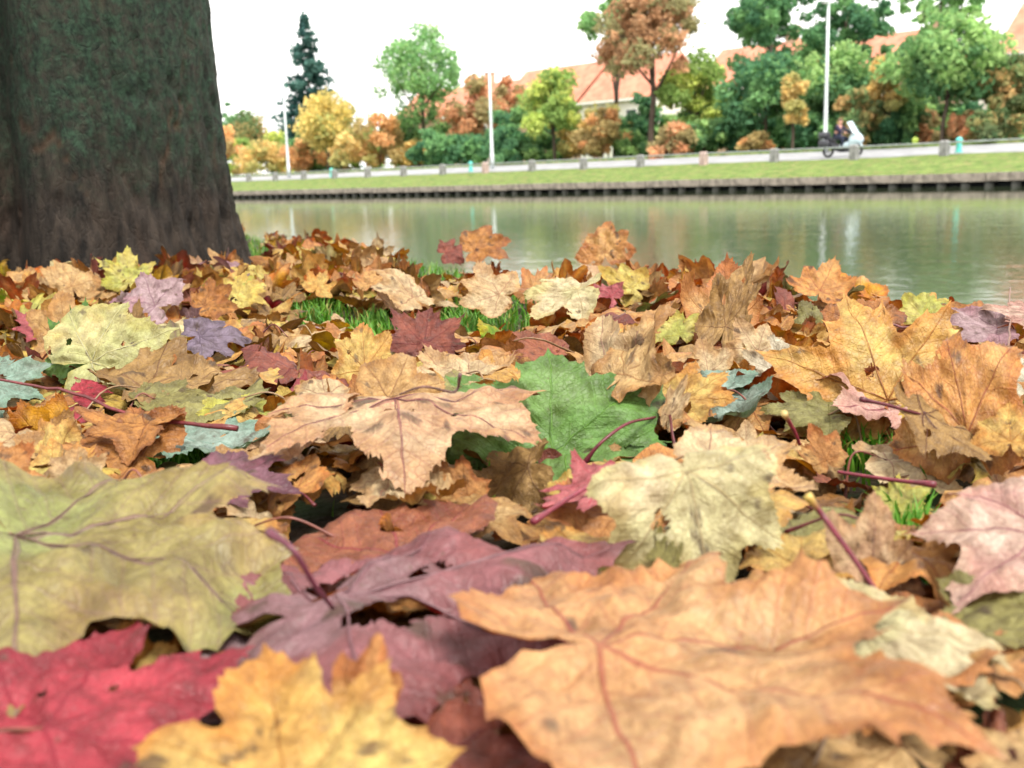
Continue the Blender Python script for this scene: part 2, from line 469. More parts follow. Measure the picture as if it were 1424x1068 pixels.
m = MB(); m.tube([canal(t0 - 14 + i * 4.05 - 2, SR, 1.13 + .01 * math.sin(i)) for i in range(34)], .036, 8); par(m.build('pipe', PIPEM, smooth=True), rail)

# ------------------------------------------------------------------ lamp posts, small street things
LAMPM = plain('lamp_metal_material', (.50, .55, .55), .4, .5, 3, .1)
GLASSM = plain('lamp_glass_material', (.75, .78, .78), .2, .5, 3, .05)
LAMPS = ((1147, 50.0, 'tall pale lamp post behind the scooter'), (685, 46.5, 'pale lamp post in front of the orange tree'), (402, 46.0, 'distant pale lamp post below the dark spruce'))
for px, s, lb in LAMPS:
    t = t_at(px, s); base = canal(t, s, .72 + max(0, s - SQ - 7) * .06)
    r = empty('lamp_post', base); tag(r, lb, 'lamp post', 'lamp posts along the far road')
    h = 7.3 if px > 1000 else 6.3
    m = MB(); m.tube([base + np.array([0, 0, z]) for z in (0, .9, .95, 3, h)], [.14, .13, .105, .09, .065], 12); par(m.build('pole', LAMPM, smooth=True), r)
    e = base + np.array([0, 0, h + .03]) - CN * .28
    m = MB(); m.add(loft([[e + CN * a * x + CU * .14 * w * math.cos(th) + np.array([0, 0, .07 * w * math.sin(th)]) for th in np.linspace(0, 2 * math.pi, 10, endpoint=False)] for a, x, w in ((-1, .35, .5), (-1, .2, 1), (1, .15, 1), (1, .35, .5))]))
    hd = par(m.build('lamp_head', LAMPM, smooth=True), r)
    m = MB(); m.box(e - np.array([0, 0, .075]), (.10, .22, .012), [CU, CN, [0, 0, 1]]); par(m.build('lens', GLASSM), r)
def marker(px, s, z, col, h, lb, name='marker_post', cat='marker post', rad=.11):
    mt = plain(name + '_material', col, .5, .4, 6, .1)
    b = canal(t_at(px, s), s, z); r = empty(name, b); tag(r, lb, cat)
    m = MB(); m.tube([b + np.array([0, 0, zz]) for zz in (0, .06, .07, h * .7, h * .71)], [rad * 1.4, rad * 1.4, rad, rad * .95, rad * 1.15], 12); par(m.build('shaft', mt, smooth=False), r)
    m = MB(); m.tube([b + np.array([0, 0, zz]) for zz in (h * .712, h * .85, h * .95, h)], [rad * 1.25, rad * 1.2, rad * .8, rad * .2], 12); par(m.build('cap', mt, smooth=True), r)
marker(1333, SQ + 6.8, .72, (.10, .50, .45), .62, 'turquoise marker post at the roadside right of the green tree trunk')
marker(655, SQ + 6.8, .72, (.10, .50, .45), .62, 'turquoise marker post at the roadside left of the middle lamp post')
marker(461, SQ + 6.8, .72, (.10, .50, .45), .62, 'turquoise marker post at the roadside under the yellow maple')
marker(1272, SQ + 14.6, .9, (.55, .70, .12), .75, 'small yellow-green post beyond the road behind the scooter', rad=.13)
marker(541, SQ + 15, .9, (.75, .76, .78), 1.15, 'white post beyond the road among orange bushes', rad=.16)

# ------------------------------------------------------------------ houses
ROOFM = plain('roof_tile_material', (.46, .185, .12), .8, .2, 1.2, .22)
SLATEM = plain('roof_dark_tile_material', (.13, .12, .13), .8, .2, 1.5, .2)
BRICKM = plain('house_brick_material', (.40, .27, .19), .85, .2, 3, .2)
RENDERM = plain('house_render_material', (.68, .66, .60), .8, .2, 1.2, .08)
WINM = plain('window_glass_material', (.05, .06, .07), .1, .5, 2, .2)
FRAMEM = plain('window_frame_material', (.75, .74, .70), .5, .3, 2, .05)
def house(px0, px1, s, lb, wall, eave, ridge, dep=9.0, chim=(.5,), roofm=ROOFM):
    ta, tb = sorted((t_at(px0, s), t_at(px1, s))); z0 = 1.0
    c = canal((ta + tb) / 2, s, z0); r = empty('terraced_house', c); tag(r, lb, 'house', 'houses behind the far trees')
    hw = (tb - ta) / 2 - .01; q = cframe()
    m = MB(); mid = canal((ta + tb) / 2, s + dep / 2, (z0 + eave) / 2)
    m.box(mid, (hw, dep / 2, (eave - z0) / 2), q); par(m.build('wall', wall), r)
    ov = .35
    def P(t, ss, z): return canal(t, ss, z)
    V = [P(ta, s - ov, eave - .05), P(ta, s + dep / 2, ridge), P(ta, s + dep + ov, eave - .05), P(tb, s - ov, eave - .05), P(tb, s + dep / 2, ridge), P(tb, s + dep + ov, eave - .05),
         P(ta, s - ov, eave + .12), P(ta, s + dep / 2, ridge + .2), P(ta, s + dep + ov, eave + .12), P(tb, s - ov, eave + .12), P(tb, s + dep / 2, ridge + .2), P(tb, s + dep + ov, eave + .12)]
    Fc = [(6, 9, 10, 7), (7, 10, 11, 8), (0, 6, 7, 1), (1, 7, 8, 2), (3, 4, 10, 9), (4, 5, 11, 10), (0, 3, 9, 6), (2, 8, 11, 5), (0, 1, 4, 3), (1, 2, 5, 4)]
    rf = mk('roof', V, Fc, roofm, smooth=False); par(rf, r)
    m = MB(); m.box(P((ta + tb) / 2, s - ov - .07, eave + .02), (hw, .06, .1), q); par(m.build('gutter', FRAMEM), r)
    for k in chim:
        tc = ta + (tb - ta) * k
        m = MB(); m.box(P(tc, s + dep / 2, ridge + .45), (.42, .42, .85), q); m.box(P(tc, s + dep / 2, ridge + 1.34), (.5, .5, .05), q)
        par(m.build('chimney', BRICKM), r)
    n = max(2, int((tb - ta) / 3.4))
    for i in range(n):
        tc = ta + (tb - ta) * (i + .5) / n
        for zc, hh in ((2.7, .95), (5.4, .75)):
            if zc + hh > eave: continue
            if zc < 3 and i == n // 2:
                m = MB(); m.box(P(tc, s - .03, z0 + 1.1), (.5, .05, 1.1), q); par(m.build('door', plain('house_door_material', (.16, .06, .04), .5, .4)), r); continue
            m = MB()
            for a, b, w_, h_ in ((-.66, 0, .06, hh), (.66, 0, .06, hh), (0, hh - .06, .6, .06), (0, -hh + .06, .6, .06), (0, 0, .04, hh - .12)):
                m.box(P(tc + a, s - .06, zc + b), (w_, .06, h_), q)
            fr = par(m.build('window_frame', FRAMEM), r)
            m = MB(); m.box(P(tc, s - .02, zc), (.6, .03, hh - .1), q); par(m.build('window_pane', WINM), r)
house(548, 690, 80, 'brick house with red roof behind the tall airy green tree', BRICKM, 7.2, 10.8, chim=(.3,))
house(693, 806, 78, 'red-roofed brick house behind the small green tree', BRICKM, 7.3, 11.3, chim=(.06,))
house(808, 905, 76, 'red-roofed pale house left of the brown tree trunk', RENDERM, 6.9, 10.9, chim=(.95,))
house(960, 1082, 76, 'red-roofed house behind the yellow-green tree', BRICKM, 6.9, 10.6, chim=(.2,))
house(1130, 1272, 76, 'red-roofed house behind the tall lamp post', BRICKM, 7.0, 10.2, chim=(.1,))
house(1275, 1372, 82, 'house with dark slate roof behind the round green tree', RENDERM, 6.2, 8.8, chim=(.6,), roofm=SLATEM)
house(1376, 1540, 74, 'tall red-roofed house at the right edge behind the trees', RENDERM, 7.2, 11.2, chim=(.8,))

# ------------------------------------------------------------------ trees of the far bank
BARK2 = plain('far_bark_material', (.075, .055, .042), .85, .2, 4, .3)
def quads(centers, size, cols, rs, stretch=1.0):
    n = len(centers)
    a = rs.normal(size=(n, 3)); a /= np.linalg.norm(a, axis=1)[:, None]
    b = np.cross(a, rs.normal(size=(n, 3))); b /= np.linalg.norm(b, axis=1)[:, None]
    sz = size * rs.uniform(.55, 1.35, (n, 1))
    V = np.empty((n, 4, 3)); V[:, 0] = centers - a * sz * stretch; V[:, 1] = centers + b * sz * .6; V[:, 2] = centers + a * sz * stretch; V[:, 3] = centers - b * sz * .6
    V[:, 1] += np.cross(a, b) * sz * .25; V[:, 3] += np.cross(a, b) * sz * .25
    idx = np.arange(n * 4, dtype=np.int32); st = np.arange(n, dtype=np.int32) * 4; tot = np.full(n, 4, np.int32)
    return V.reshape(-1, 3), idx, st, tot, np.repeat(cols, 4, axis=0)
FP = {  # foliage colours (picture colours)
 'green': ('5f8852', '94b26c', '4c7450'), 'dgreen': ('4a7650', '6f985f', '3f6a4e'), 'airy': ('5c8858', '8fb06e', '6f9a5c'),
 'spruce': ('2c4f4e', '456a60', '33564f'), 'yellow': ('b8a84a', 'd4bc58', '88984c'), 'orange': ('c08a4a', 'd2a25a', '8f8a4c'),
 'brown': ('a47c50', 'bd8c5c', '7a8a54'), 'ygreen': ('94a850', 'b6bd62', '6f9150'), 'mix': ('5f8148', 'b08a48', '476f45'), 'rust': ('b87c4a', 'cc9660', '848c54'),
 'amber': ('c0a04e', 'd6b862', '90984e')}
def far_tree(name, px, ytop, ybot, wpx, s, pal, lb, n=2200, nb=14, seed=0, trunk=True, airy=1.0, shape='round', cat='tree', group='trees across the canal', leaf=.185, crown_lo=.28):
    rs = np.random.RandomState(seed + int(px)); mpp = size_at(px, s)
    base = canal(t_at(px, s), s, .92)
    z_of = lambda py: CAM_Z + (horizon(px) - py) * mpp
    top = z_of(ytop); H = top - .92; Wd = wpx * mpp / 2 * (1.42 if trunk and shape != 'spruce' else 1.0)
    root = empty(name, base); tag(root, lb, cat, group)
    c1, c2, c3 = (A(c, .92 if pal in ('green', 'dgreen', 'airy', 'spruce', 'ygreen') else .76) * 2.75 for c in FP[pal]); nb = int(nb * 2.6); n = int(n * 1.95)
    zlo = .92 + H * (crown_lo if trunk else .02)
    C = []; R = []
    right = np.array([1.0, 0, 0]); back = np.array([0, 1.0, 0])
    if shape == 'spruce':
        P = []; cc = []
        nl = 22
        for k in range(nl):
            f = k / (nl - 1); z = .92 + H * (.10 + .9 * f); rr = Wd * 1.3 * (1 - f) ** .9 + .15
            nbz = max(4, int(11 * (1 - f) + 4))
            for j in range(nbz):
                th = rs.uniform(0, 2 * math.pi); L = rr * rs.uniform(.65, 1.15)
                mm = max(6, int(n / nl / nbz * (1.4 - f)))
                q = rs.uniform(.1, 1, mm) ** .7
                pp = np.c_[base[0] + np.cos(th) * L * q, base[1] + np.sin(th) * L * q, z - .35 * L * q + .12 * (q ** 2) * L] + rs.normal(size=(mm, 3)) * (.10 + .10 * q[:, None])
                P.append(pp); cc.append(c1 + (c2 - c1) * np.clip(rs.uniform(-.2, .9) + .3 * q[:, None], 0, 1))
        P = np.vstack(P); cc = np.vstack(cc)
        C = np.array([[base[0], base[1], .92 + H * .5]]); R = np.array([.1])
    else:
        C = []
        while len(C) < nb:
            v = rs.uniform(-1, 1, 3)
            if np.linalg.norm(v) > 1: continue
            zf = (v[2] + 1) / 2
            prof = {'round': 1 - .35 * zf, 'cone': 1.05 - .8 * zf, 'bush': 1.0 - .25 * zf, 'top': .65 + .35 * zf, 'slim': .8}[shape]
            C.append([base[0] + v[0] * Wd * .86 * prof, base[1] + v[1] * Wd * .86 * prof, zlo + (top - zlo) * (.08 + .80 * zf)])
        C = np.array(C); C[0] = [base[0] + rs.normal() * .1 * Wd, base[1], top - Wd * .30 * airy]
        R = rs.uniform(.13, .36, nb) * Wd * airy; R = np.minimum(R, (top - zlo) * .38)
        R = np.maximum(R, .35)
        wts = R ** 2 / np.sum(R ** 2); P = []; cc = []
        for k in range(nb):
            mm = int(n * wts[k]) + 8
            v = rs.normal(size=(mm, 3)); v /= np.linalg.norm(v, axis=1)[:, None]
            q = rs.uniform(.15, 1.0, mm) ** .5
            lump = 1 + .35 * vn(v * 2.2 + 9 * k, 77)
            pp = C[k] + v * (q * lump)[:, None] * R[k] * np.array([1, 1, .78])
            P.append(pp)
            f = np.clip(rs.uniform(0, 1) + .25 * rs.normal(size=(mm, 1)), 0, 1)
            base_c = c1 + (c2 - c1) * f
            if rs.uniform() < .42: base_c = base_c * .3 + c3 * .7
            cc.append(base_c * rs.uniform(.8, 1.2, (mm, 1)))
        P = np.vstack(P); cc = np.vstack(cc)
    ok = P[:, 2] > 1.0; P, cc = P[ok], cc[ok]
    V, idx, st, tot, cv = quads(P, leaf, cc, rs)
    cr = link('crown' if trunk else 'foliage', mesh_from('crown', V, idx, st, tot, {'front': cv}, smooth=False), FOLI); par(cr, root)
    if trunk:
        r0 = max(.09, H * .016 + .03)
        m = MB(); zt = top - (top - zlo) * .25
        pts = [base + np.array([rs.normal() * .06 * k, rs.normal() * .06 * k, (zt - .92) * k / 5]) for k in range(6)]
        m.tube(catmull(pts, 12), np.linspace(r0, r0 * .25, 12), 8); tr = par(m.build('trunk', BARK2, smooth=True), root)
        order = np.argsort(C[:, 2])[:: max(1, len(C) // 9)]
        for k in order[:9]:
            f = rs.uniform(.35, .85); a = pts[0] + (pts[-1] - pts[0]) * f
            i = int(f * 5); a = pts[i] + (pts[i + 1] - pts[i]) * (f * 5 - i)
            if C[k][2] < a[2] - .3: continue
            m = MB(); m.tube(catmull([a, (a + C[k]) / 2 + np.array([0, 0, -.12]), C[k]], 6), np.linspace(r0 * .45, r0 * .1, 6), 6); par(m.build('limb', BARK2, smooth=True), root)
    else:
        m = MB()
        m.tube([base - np.array([0, 0, .1]), base + np.array([.05, 0, H * .4]), base + np.array([.1, .05, H * .6])], [.06, .045, .02], 6); par(m.build('stem', BARK2, smooth=True), root)
    return root
FT = far_tree
S0 = SQ + 16
FT('spruce_tree', 437, 40, 235, 100, S0 + 12, 'spruce', 'dark conical spruce rising above the yellow maple', n=5200, shape='spruce', leaf=.28)
FT('maple_tree', 458, 128, 238, 96, S0, 'yellow', 'yellow maple in front of the dark spruce', n=2600, nb=16, shape='cone')
FT('broadleaf_tree', 345, 158, 243, 72, S0 + 8, 'green', 'dark green tree next to the big trunk at far left', n=1500, nb=10)
FT('broadleaf_tree', 327, 146, 243, 30, S0 + 14, 'dgreen', 'thin dark tree top poking up beside the big trunk', n=350, nb=5, airy=.7)
FT('broadleaf_tree', 590, 34, 234, 118, S0 + 4, 'airy', 'tall airy green tree with sky gaps left of the red roofs', n=2600, nb=24, airy=.75, seed=3)
FT('broadleaf_tree', 662, 104, 232, 78, S0 + 6, 'rust', 'orange-topped tree behind the middle lamp post', n=1900, nb=13)
FT('broadleaf_tree', 712, 108, 226, 52, S0 + 10, 'rust', 'smaller orange tree in front of the red roof', n=1000, nb=9)
FT('broadleaf_tree', 772, 100, 224, 86, S0, 'ygreen', 'small light green tree in front of the red roofs', n=1900, nb=14, shape='cone')
FT('broadleaf_tree', 856, -6, 216, 84, S0 + 5, 'airy', 'green tree top leaning against the left of the brown tree', n=1500, nb=18, airy=.7, crown_lo=.56, seed=2)
FT('broadleaf_tree', 906, -40, 214, 128, S0 + 1, 'brown', 'tall brown-orange tree with dark trunk reaching out of frame', n=3600, nb=26, airy=.8, crown_lo=.36, seed=5)
FT('broadleaf_tree', 968, 74, 210, 82, S0 + 3, 'ygreen', 'yellow-green tree right of the brown tree', n=1900, nb=14)
FT('broadleaf_tree', 1075, -60, 208, 120, S0 + 7, 'dgreen', 'tall dark green tree with open top left of the tall lamp post', n=3000, nb=26, airy=.66, seed=8)
FT('broadleaf_tree', 1178, -40, 204, 110, S0 + 8, 'dgreen', 'tall dark green tree with open top right of the tall lamp post', n=2400, nb=24, airy=.6, seed=12)
FT('broadleaf_tree', 1062, 74, 206, 110, S0 + 2, 'dgreen', 'broad dark green tree below the open treetops', n=2200, nb=16)
FT('broadleaf_tree', 1160, 70, 204, 110, S0 + 3, 'green', 'broad green tree directly behind the scooter', n=2200, nb=16, seed=2)
FT('maple_tree', 1102, 106, 206, 36, S0 - .6, 'amber', 'slim amber tree left of the tall lamp post', n=800, nb=10, shape='slim')
FT('maple_tree', 1226, 82, 202, 48, S0, 'amber', 'amber tree in front of the red roof behind the scooter', n=1000, nb=10)
FT('broadleaf_tree', 1310, 20, 198, 132, S0 - .5, 'green', 'round green tree with a slim straight trunk at right', n=3400, nb=18, crown_lo=.34, seed=1)
FT('broadleaf_tree', 1300, -14, 198, 100, S0 + 9, 'airy', 'sparse treetop showing above the round green tree', n=700, nb=12, airy=.5, crown_lo=.75)
FT('broadleaf_tree', 1412, 74, 200, 90, S0 + 1, 'mix', 'green and orange tree cut by the right edge', n=2200, nb=15)
BUSH = [(316, 176, 245, 52, 'orange', 'orange bush beside the big trunk'), (372, 196, 245, 62, 'amber', 'amber bush left of the far lamp post'), (338, 190, 246, 44, 'ygreen', 'yellow-green bush just right of the big trunk'),
        (424, 190, 243, 56, 'orange', 'orange bush under the dark spruce'), (440, 214, 243, 44, 'green', 'low green bush under the yellow maple'), (492, 176, 240, 58, 'amber', 'amber bush right of the yellow maple'),
        (530, 156, 238, 66, 'orange', 'tall orange bush left of the airy green tree'), (572, 196, 236, 50, 'amber', 'low amber bush at the foot of the airy tree'), (602, 176, 235, 60, 'dgreen', 'dark green bush under the airy tree'),
        (645, 186, 233, 66, 'dgreen', 'dark green bush left of the middle lamp post'), (708, 176, 230, 74, 'dgreen', 'dark green bush right of the middle lamp post'), (752, 186, 227, 56, 'green', 'green bush below the small light green tree'),
        (800, 164, 224, 52, 'amber', 'amber bush right of the small light green tree'), (838, 146, 222, 62, 'orange', 'tall orange bush in front of the pale house'), (880, 182, 218, 50, 'green', 'green bush left of the dark trunk'),
        (936, 176, 214, 66, 'rust', 'rust-coloured bush right of the dark trunk'), (978, 164, 212, 60, 'green', 'green bush below the yellow-green tree'), (1026, 150, 210, 66, 'dgreen', 'dark green bush below the broad dark tree'),
        (1050, 186, 207, 40, 'orange', 'low orange bush left of the slim amber tree'), (1130, 156, 205, 62, 'dgreen', 'dark green bush behind the tall lamp post'), (1190, 126, 203, 62, 'mix', 'reddish mixed bush behind the scooter'),
        (1236, 150, 201, 56, 'dgreen', 'dark green bush right of the scooter'), (1280, 150, 199, 46, 'rust', 'rust-coloured bush left of the slim trunk'), (1342, 156, 198, 46, 'rust', 'rust-coloured bush right of the slim trunk'),
        (1262, 120, 200, 60, 'green', 'green bush between the amber tree and the round tree'), (1384, 150, 197, 58, 'mix', 'mixed green bush near the right edge')]
for i, (px, yt, yb, w_, pl, lb) in enumerate(BUSH):
    FT('bush', px, yt, yb, w_ * 1.4, S0 + (i * 7 % 5) * .9 - 1.0, pl, lb, n=1000, nb=10, trunk=False, shape='bush', cat='bush', group='bushes across the canal', seed=i * 3)
BACK = [(312, 'green', 'the big trunk'), (352, 'mix', 'the yellow-green bush'), (396, 'ygreen', 'the far lamp post'), (436, 'dgreen', 'the yellow maple'), (478, 'mix', 'the yellow maple and its amber neighbour'), (520, 'ygreen', 'the tall orange bush'),
        (560, 'green', 'the low amber bush'), (606, 'green', 'the airy tree foot'), (652, 'ygreen', 'the middle lamp post'), (694, 'dgreen', 'the smaller orange tree'), (742, 'green', 'the small light green tree'), (790, 'dgreen', 'the amber bush near the red roofs'),
        (846, 'amber', 'the tall orange bush by the pale house'), (892, 'dgreen', 'the dark trunk'), (930, 'green', 'the rust-coloured bush'), (975, 'green', 'the yellow-green tree'), (1020, 'ygreen', 'the broad dark tree'), (1070, 'dgreen', 'the slim amber tree'),
        (1120, 'green', 'the tall lamp post'), (1168, 'dgreen', 'the scooter'), (1214, 'rust', 'the amber tree by the scooter'), (1258, 'dgreen', 'the yellow-green post'), (1306, 'green', 'the slim straight trunk'), (1350, 'dgreen', 'the turquoise post at right'), (1400, 'green', 'the tree at the right edge')]
for i, (px, pl, lb) in enumerate(BACK):
    yt = horizon(px) - 92 - 18 * math.sin(i * 2.1) - (px - 300) * .012
    FT('shrub', px, yt, 230, 84, S0 + 4.5 + (i % 3), pl, {'green': 'green', 'dgreen': 'dark green', 'ygreen': 'yellow-green', 'amber': 'amber', 'mix': 'green and orange', 'rust': 'rust-coloured'}[pl] + ' shrub of the back row behind ' + lb, n=1100, nb=11, trunk=False, shape='bush', cat='shrub', group='back row of shrubs across the canal', seed=i * 5 + 100)
# ------------------------------------------------------------------ scooter and rider
def scooter():
    s = SQ + 8.2; c = canal(t_at(1171, s), s, .745)
    fx = -CU; fy = CN; R3 = np.array([fx, fy, UP])
    def W(p): return np.asarray(c) + np.asarray(p, float) @ R3
    root = empty('motor_scooter', c); tag(root, 'pale blue touring scooter with tall windscreen and dark top box on the far road', 'scooter')
    dark = plain('scooter_dark_plastic_material', (.035, .036, .045), .4, .5, 8, .15)
    pale = plain('scooter_pale_paint_material', (.46, .58, .64), .25, .5, 5, .06)
    rub = plain('tyre_rubber_material', (.02, .02, .021), .8, .3, 20, .2)
    alloy = plain('wheel_alloy_material', (.45, .46, .48), .3, .5, 8, .1, metal=.7)
    screen = plain('windscreen_material', (.40, .50, .54), .15, .5, 4, .03)
    lamp = plain('headlamp_material', (.8, .82, .82), .1, .5, 4, .03)
    redm = plain('tail_lamp_material', (.4, .02, .02), .2, .5, 4, .05)
    def ring(x, z, w, h, n=12, sq=.75, y0=0):
        out = []
        for a in np.linspace(0, 2 * math.pi, n, endpoint=False):
            ca, sa = math.cos(a), math.sin(a)
            out.append(W((x, y0 + w * math.copysign(abs(ca) ** sq, ca), z + h * math.copysign(abs(sa) ** sq, sa))))
        return out
    def put(name, vf, mat, parent=root, smooth=True):
        o = mk(name, vf[0], vf[1], mat, smooth=smooth); o.parent = parent
        o.matrix_parent_inverse = Matrix.Translation(-Vector(c)) if parent is root else Matrix.Identity(4)
        return o
    for x in (-.72, .74):
        w_ = empty('wheel', (x * fx[0], x * fx[1], .28)); w_.parent = root
        ctr = W((x, 0, .28))
        def wl(p): return np.asarray(p) - ctr
        T = []
        for a in np.linspace(0, 2 * math.pi, 24, endpoint=False):
            T.append([wl(W((x + math.cos(a) * (.235 + .055 * math.cos(b)), .065 * math.sin(b), .28 + math.sin(a) * (.235 + .055 * math.cos(b))))) for b in np.linspace(0, 2 * math.pi, 8, endpoint=False)])
        V = [p for r in T for p in r]; Fc = [(i * 8 + k, i * 8 + (k + 1) % 8, ((i + 1) % 24) * 8 + (k + 1) % 8, ((i + 1) % 24) * 8 + k) for i in range(24) for k in range(8)]
        mk('tyre', V, Fc, rub, w_)
        m = MB()
        for a in np.linspace(0, 2 * math.pi, 5, endpoint=False):
            m.tube([wl(ctr), wl(W((x + .19 * math.cos(a), 0, .28 + .19 * math.sin(a))))], [.028, .02], 6)
        m.tube([wl(W((x, -.07, .28))), wl(W((x, .07, .28)))], [.05, .05], 10)
        m.build('rim', alloy, w_, True)
    put('body', loft([ring(-.98, .62, .07, .06), ring(-.80, .60, .17, .15), ring(-.45, .52, .20, .21), ring(-.10, .36, .19, .15), ring(.25, .33, .19, .12), ring(.42, .40, .19, .16)]), dark)
    put('front_fairing', loft([ring(.36, .48, .20, .20), ring(.50, .66, .27, .34), ring(.66, .76, .27, .34), ring(.84, .78, .21, .24), ring(1.0, .74, .10, .10)]), pale)
    put('side_panel', loft([ring(-.02, .48, .215, .09), ring(.22, .52, .225, .14), ring(.42, .54, .225, .15)]), pale)
    put('front_mudguard', loft([ring(.50, .50, .07, .03), ring(.66, .61, .085, .03), ring(.84, .60, .085, .03), ring(1.0, .48, .06, .03)]), pale)
    put('seat', loft([ring(-.85, .80, .13, .05), ring(-.62, .84, .17, .06), ring(-.30, .82, .17, .07), ring(-.02, .74, .13, .05)]), dark)
    # windscreen: a curved sheet with thickness
    V = []; nx, nz = 9, 6
    for side in (0, .02):
        for j in range(nz):
            f = j / (nz - 1)
            for i in range(nx):
                g = i / (nx - 1) * 2 - 1
                V.append(W((.86 - .40 * f - .14 * g * g - side, g * (.27 - .07 * f), .95 + .62 * f - .05 * g * g * f)))
    Fc = []
    for k in (0, 1):
        for j in range(nz - 1):
            for i in range(nx - 1):
                a = k * nx * nz + j * nx + i; q = (a, a + 1, a + nx + 1, a + nx); Fc.append(q if k else q[::-1])
    rim_ = [i for i in range(nx)] + [j * nx + nx - 1 for j in range(1, nz)] + [(nz - 1) * nx + i for i in range(nx - 2, -1, -1)] + [j * nx for j in range(nz - 2, 0, -1)]
    for a, b in zip(rim_, rim_[1:] + rim_[:1]): Fc.append((a, b, b + nx * nz, a + nx * nz))
    put('windscreen', (V, Fc), screen)
    put('top_box', loft([ring(-1.16, .98, .19, .10, sq=.5), ring(-1.12, .99, .24, .16, sq=.5), ring(-.78, .99, .24, .17, sq=.5), ring(-.72, .98, .20, .12, sq=.5)]), dark)
    for y in (-.27, .27):
        put('pannier', loft([ring(-1.02, .62, .09, .14, sq=.5, y0=y), ring(-.95, .62, .11, .18, sq=.5, y0=y), ring(-.58, .60, .11, .17, sq=.5, y0=y), ring(-.52, .60, .08, .12, sq=.5, y0=y)]), dark)
    m = MB(); m.tube(catmull([W((.38, -.38, 1.02)), W((.46, -.2, 1.03)), W((.52, 0, 1.0)), W((.46, .2, 1.03)), W((.38, .38, 1.02))], 14), .018, 8); put('handlebar', (m.V, m.F), dark)
    put('headlight', loft([ring(.97, .80, .09, .055), ring(1.02, .79, .05, .03)]), lamp)
    put('tail_light', loft([ring(-1.02, .66, .07, .035), ring(-.97, .66, .07, .035)]), redm)
    for y in (-1, 1):
        m = MB(); m.tube([W((.60, y * .26, 1.02)), W((.52, y * .38, 1.16))], .012, 6); m.tube([W((.50, y * .34, 1.17)), W((.50, y * .47, 1.19))], [.05, .045], 8); put('mirror', (m.V, m.F), dark)
    # rider
    skin = plain('rider_skin_material', (.62, .33, .25), .55, .3, 12, .08)
    cloth = plain('rider_jacket_material', (.035, .03, .06), .8, .2, 10, .25)
    trou = plain('rider_trousers_material', (.03, .035, .06), .8, .2, 10, .25)
    shoe = plain('rider_shoe_material', (.02, .02, .02), .5, .3, 10, .2)
    hairm = plain('rider_hair_material', (.16, .10, .07), .7, .3, 30, .2)
    J = dict(pelvis=(-.28, 0, .94), waist=(-.25, 0, 1.10), chest=(-.19, 0, 1.30), neck=(-.15, 0, 1.44), head0=(-.13, 0, 1.52), head1=(-.11, 0, 1.62))
    for y, n in ((-1, 'l'), (1, 'r')):
        J['sh' + n] = (-.19, .17 * y, 1.38); J['el' + n] = (.02, .27 * y, 1.18); J['wr' + n] = (.30, .32 * y, 1.06); J['ha' + n] = (.37, .33 * y, 1.04)
        J['hip' + n] = (-.25, .10 * y, .92); J['kn' + n] = (.15, .20 * y, .80); J['an' + n] = (.08, .20 * y, .42); J['to' + n] = (.24, .21 * y, .37)
    RAD = dict(pelvis=.14, waist=.13, chest=.15, neck=.055, head0=.085, head1=.088, sh=.065, el=.045, wr=.03, ha=.035, hip=.095, kn=.065, an=.042, to=.035)
    def skinned(name, names, edges, grow, mat, parent=None, root_v='pelvis'):
        me = bpy.data.meshes.new(name); ix = {n: i for i, n in enumerate(names)}
        me.from_pydata([tuple(W(J[n]) - c) for n in names], [(ix[a], ix[b]) for a, b in edges], [])
        o = bpy.data.objects.new(name, me); COL.objects.link(o)
        if parent is None: o.location = c
        else: o.parent = parent
        me.materials.append(mat)
        md = o.modifiers.new('skin', 'SKIN'); o.modifiers.new('sub', 'SUBSURF').render_levels = 2
        for n, i in ix.items():
            r = RAD.get(n, RAD.get(n[:-1], .05)) + grow
            me.skin_vertices[0].data[i].radius = (r, r)
            me.skin_vertices[0].data[i].use_root = (n == root_v)
        return o
    up = [('pelvis', 'waist'), ('waist', 'chest'), ('chest', 'neck'), ('neck', 'head0'), ('head0', 'head1')]
    arms = [e for n in 'lr' for e in (('chest', 'sh' + n), ('sh' + n, 'el' + n), ('el' + n, 'wr' + n), ('wr' + n, 'ha' + n))]
    legs = [e for n in 'lr' for e in (('pelvis', 'hip' + n), ('hip' + n, 'kn' + n), ('kn' + n, 'an' + n), ('an' + n, 'to' + n))]
    nm = lambda E: list(dict.fromkeys(x for e in E for x in e))
    body = skinned('person', nm(up + arms + legs), up + arms + legs, 0, skin)
    tag(body, 'person in dark jacket riding the pale blue scooter, leaning to the handlebar', 'person')
    e = up[:2] + [x for x in arms if not x[1].startswith('ha')]; skinned('jacket', nm(e), e, .018, cloth, body)
    e = [x for x in legs if not x[1].startswith('to')]; skinned('trousers', nm(e), e, .016, trou, body)
    for y in (-1, 1):
        m = MB(); m.add(loft([ring(.03, .38, .05, .05, y0=.20 * y), ring(.15, .37, .055, .045, y0=.205 * y), ring(.28, .345, .045, .03, y0=.21 * y)]))
        o = mk('shoe', [v - c for v in m.V], m.F, shoe, body)
        for k in range(5):                                  # fingers closed round the grip
            yy = (.30 + .019 * k) * y
            P = [(.375, yy, 1.062), (.41, yy, 1.05), (.415, yy, 1.015), (.385, yy, 1.0)] if k else [(.36, yy, 1.05), (.365, yy - .01 * y, 1.0), (.39, yy - .01 * y, .99)]
            V, Fc = tube(catmull([W(p) - c for p in P], 8), .0095, 6); mk('finger', V, Fc, skin, body)
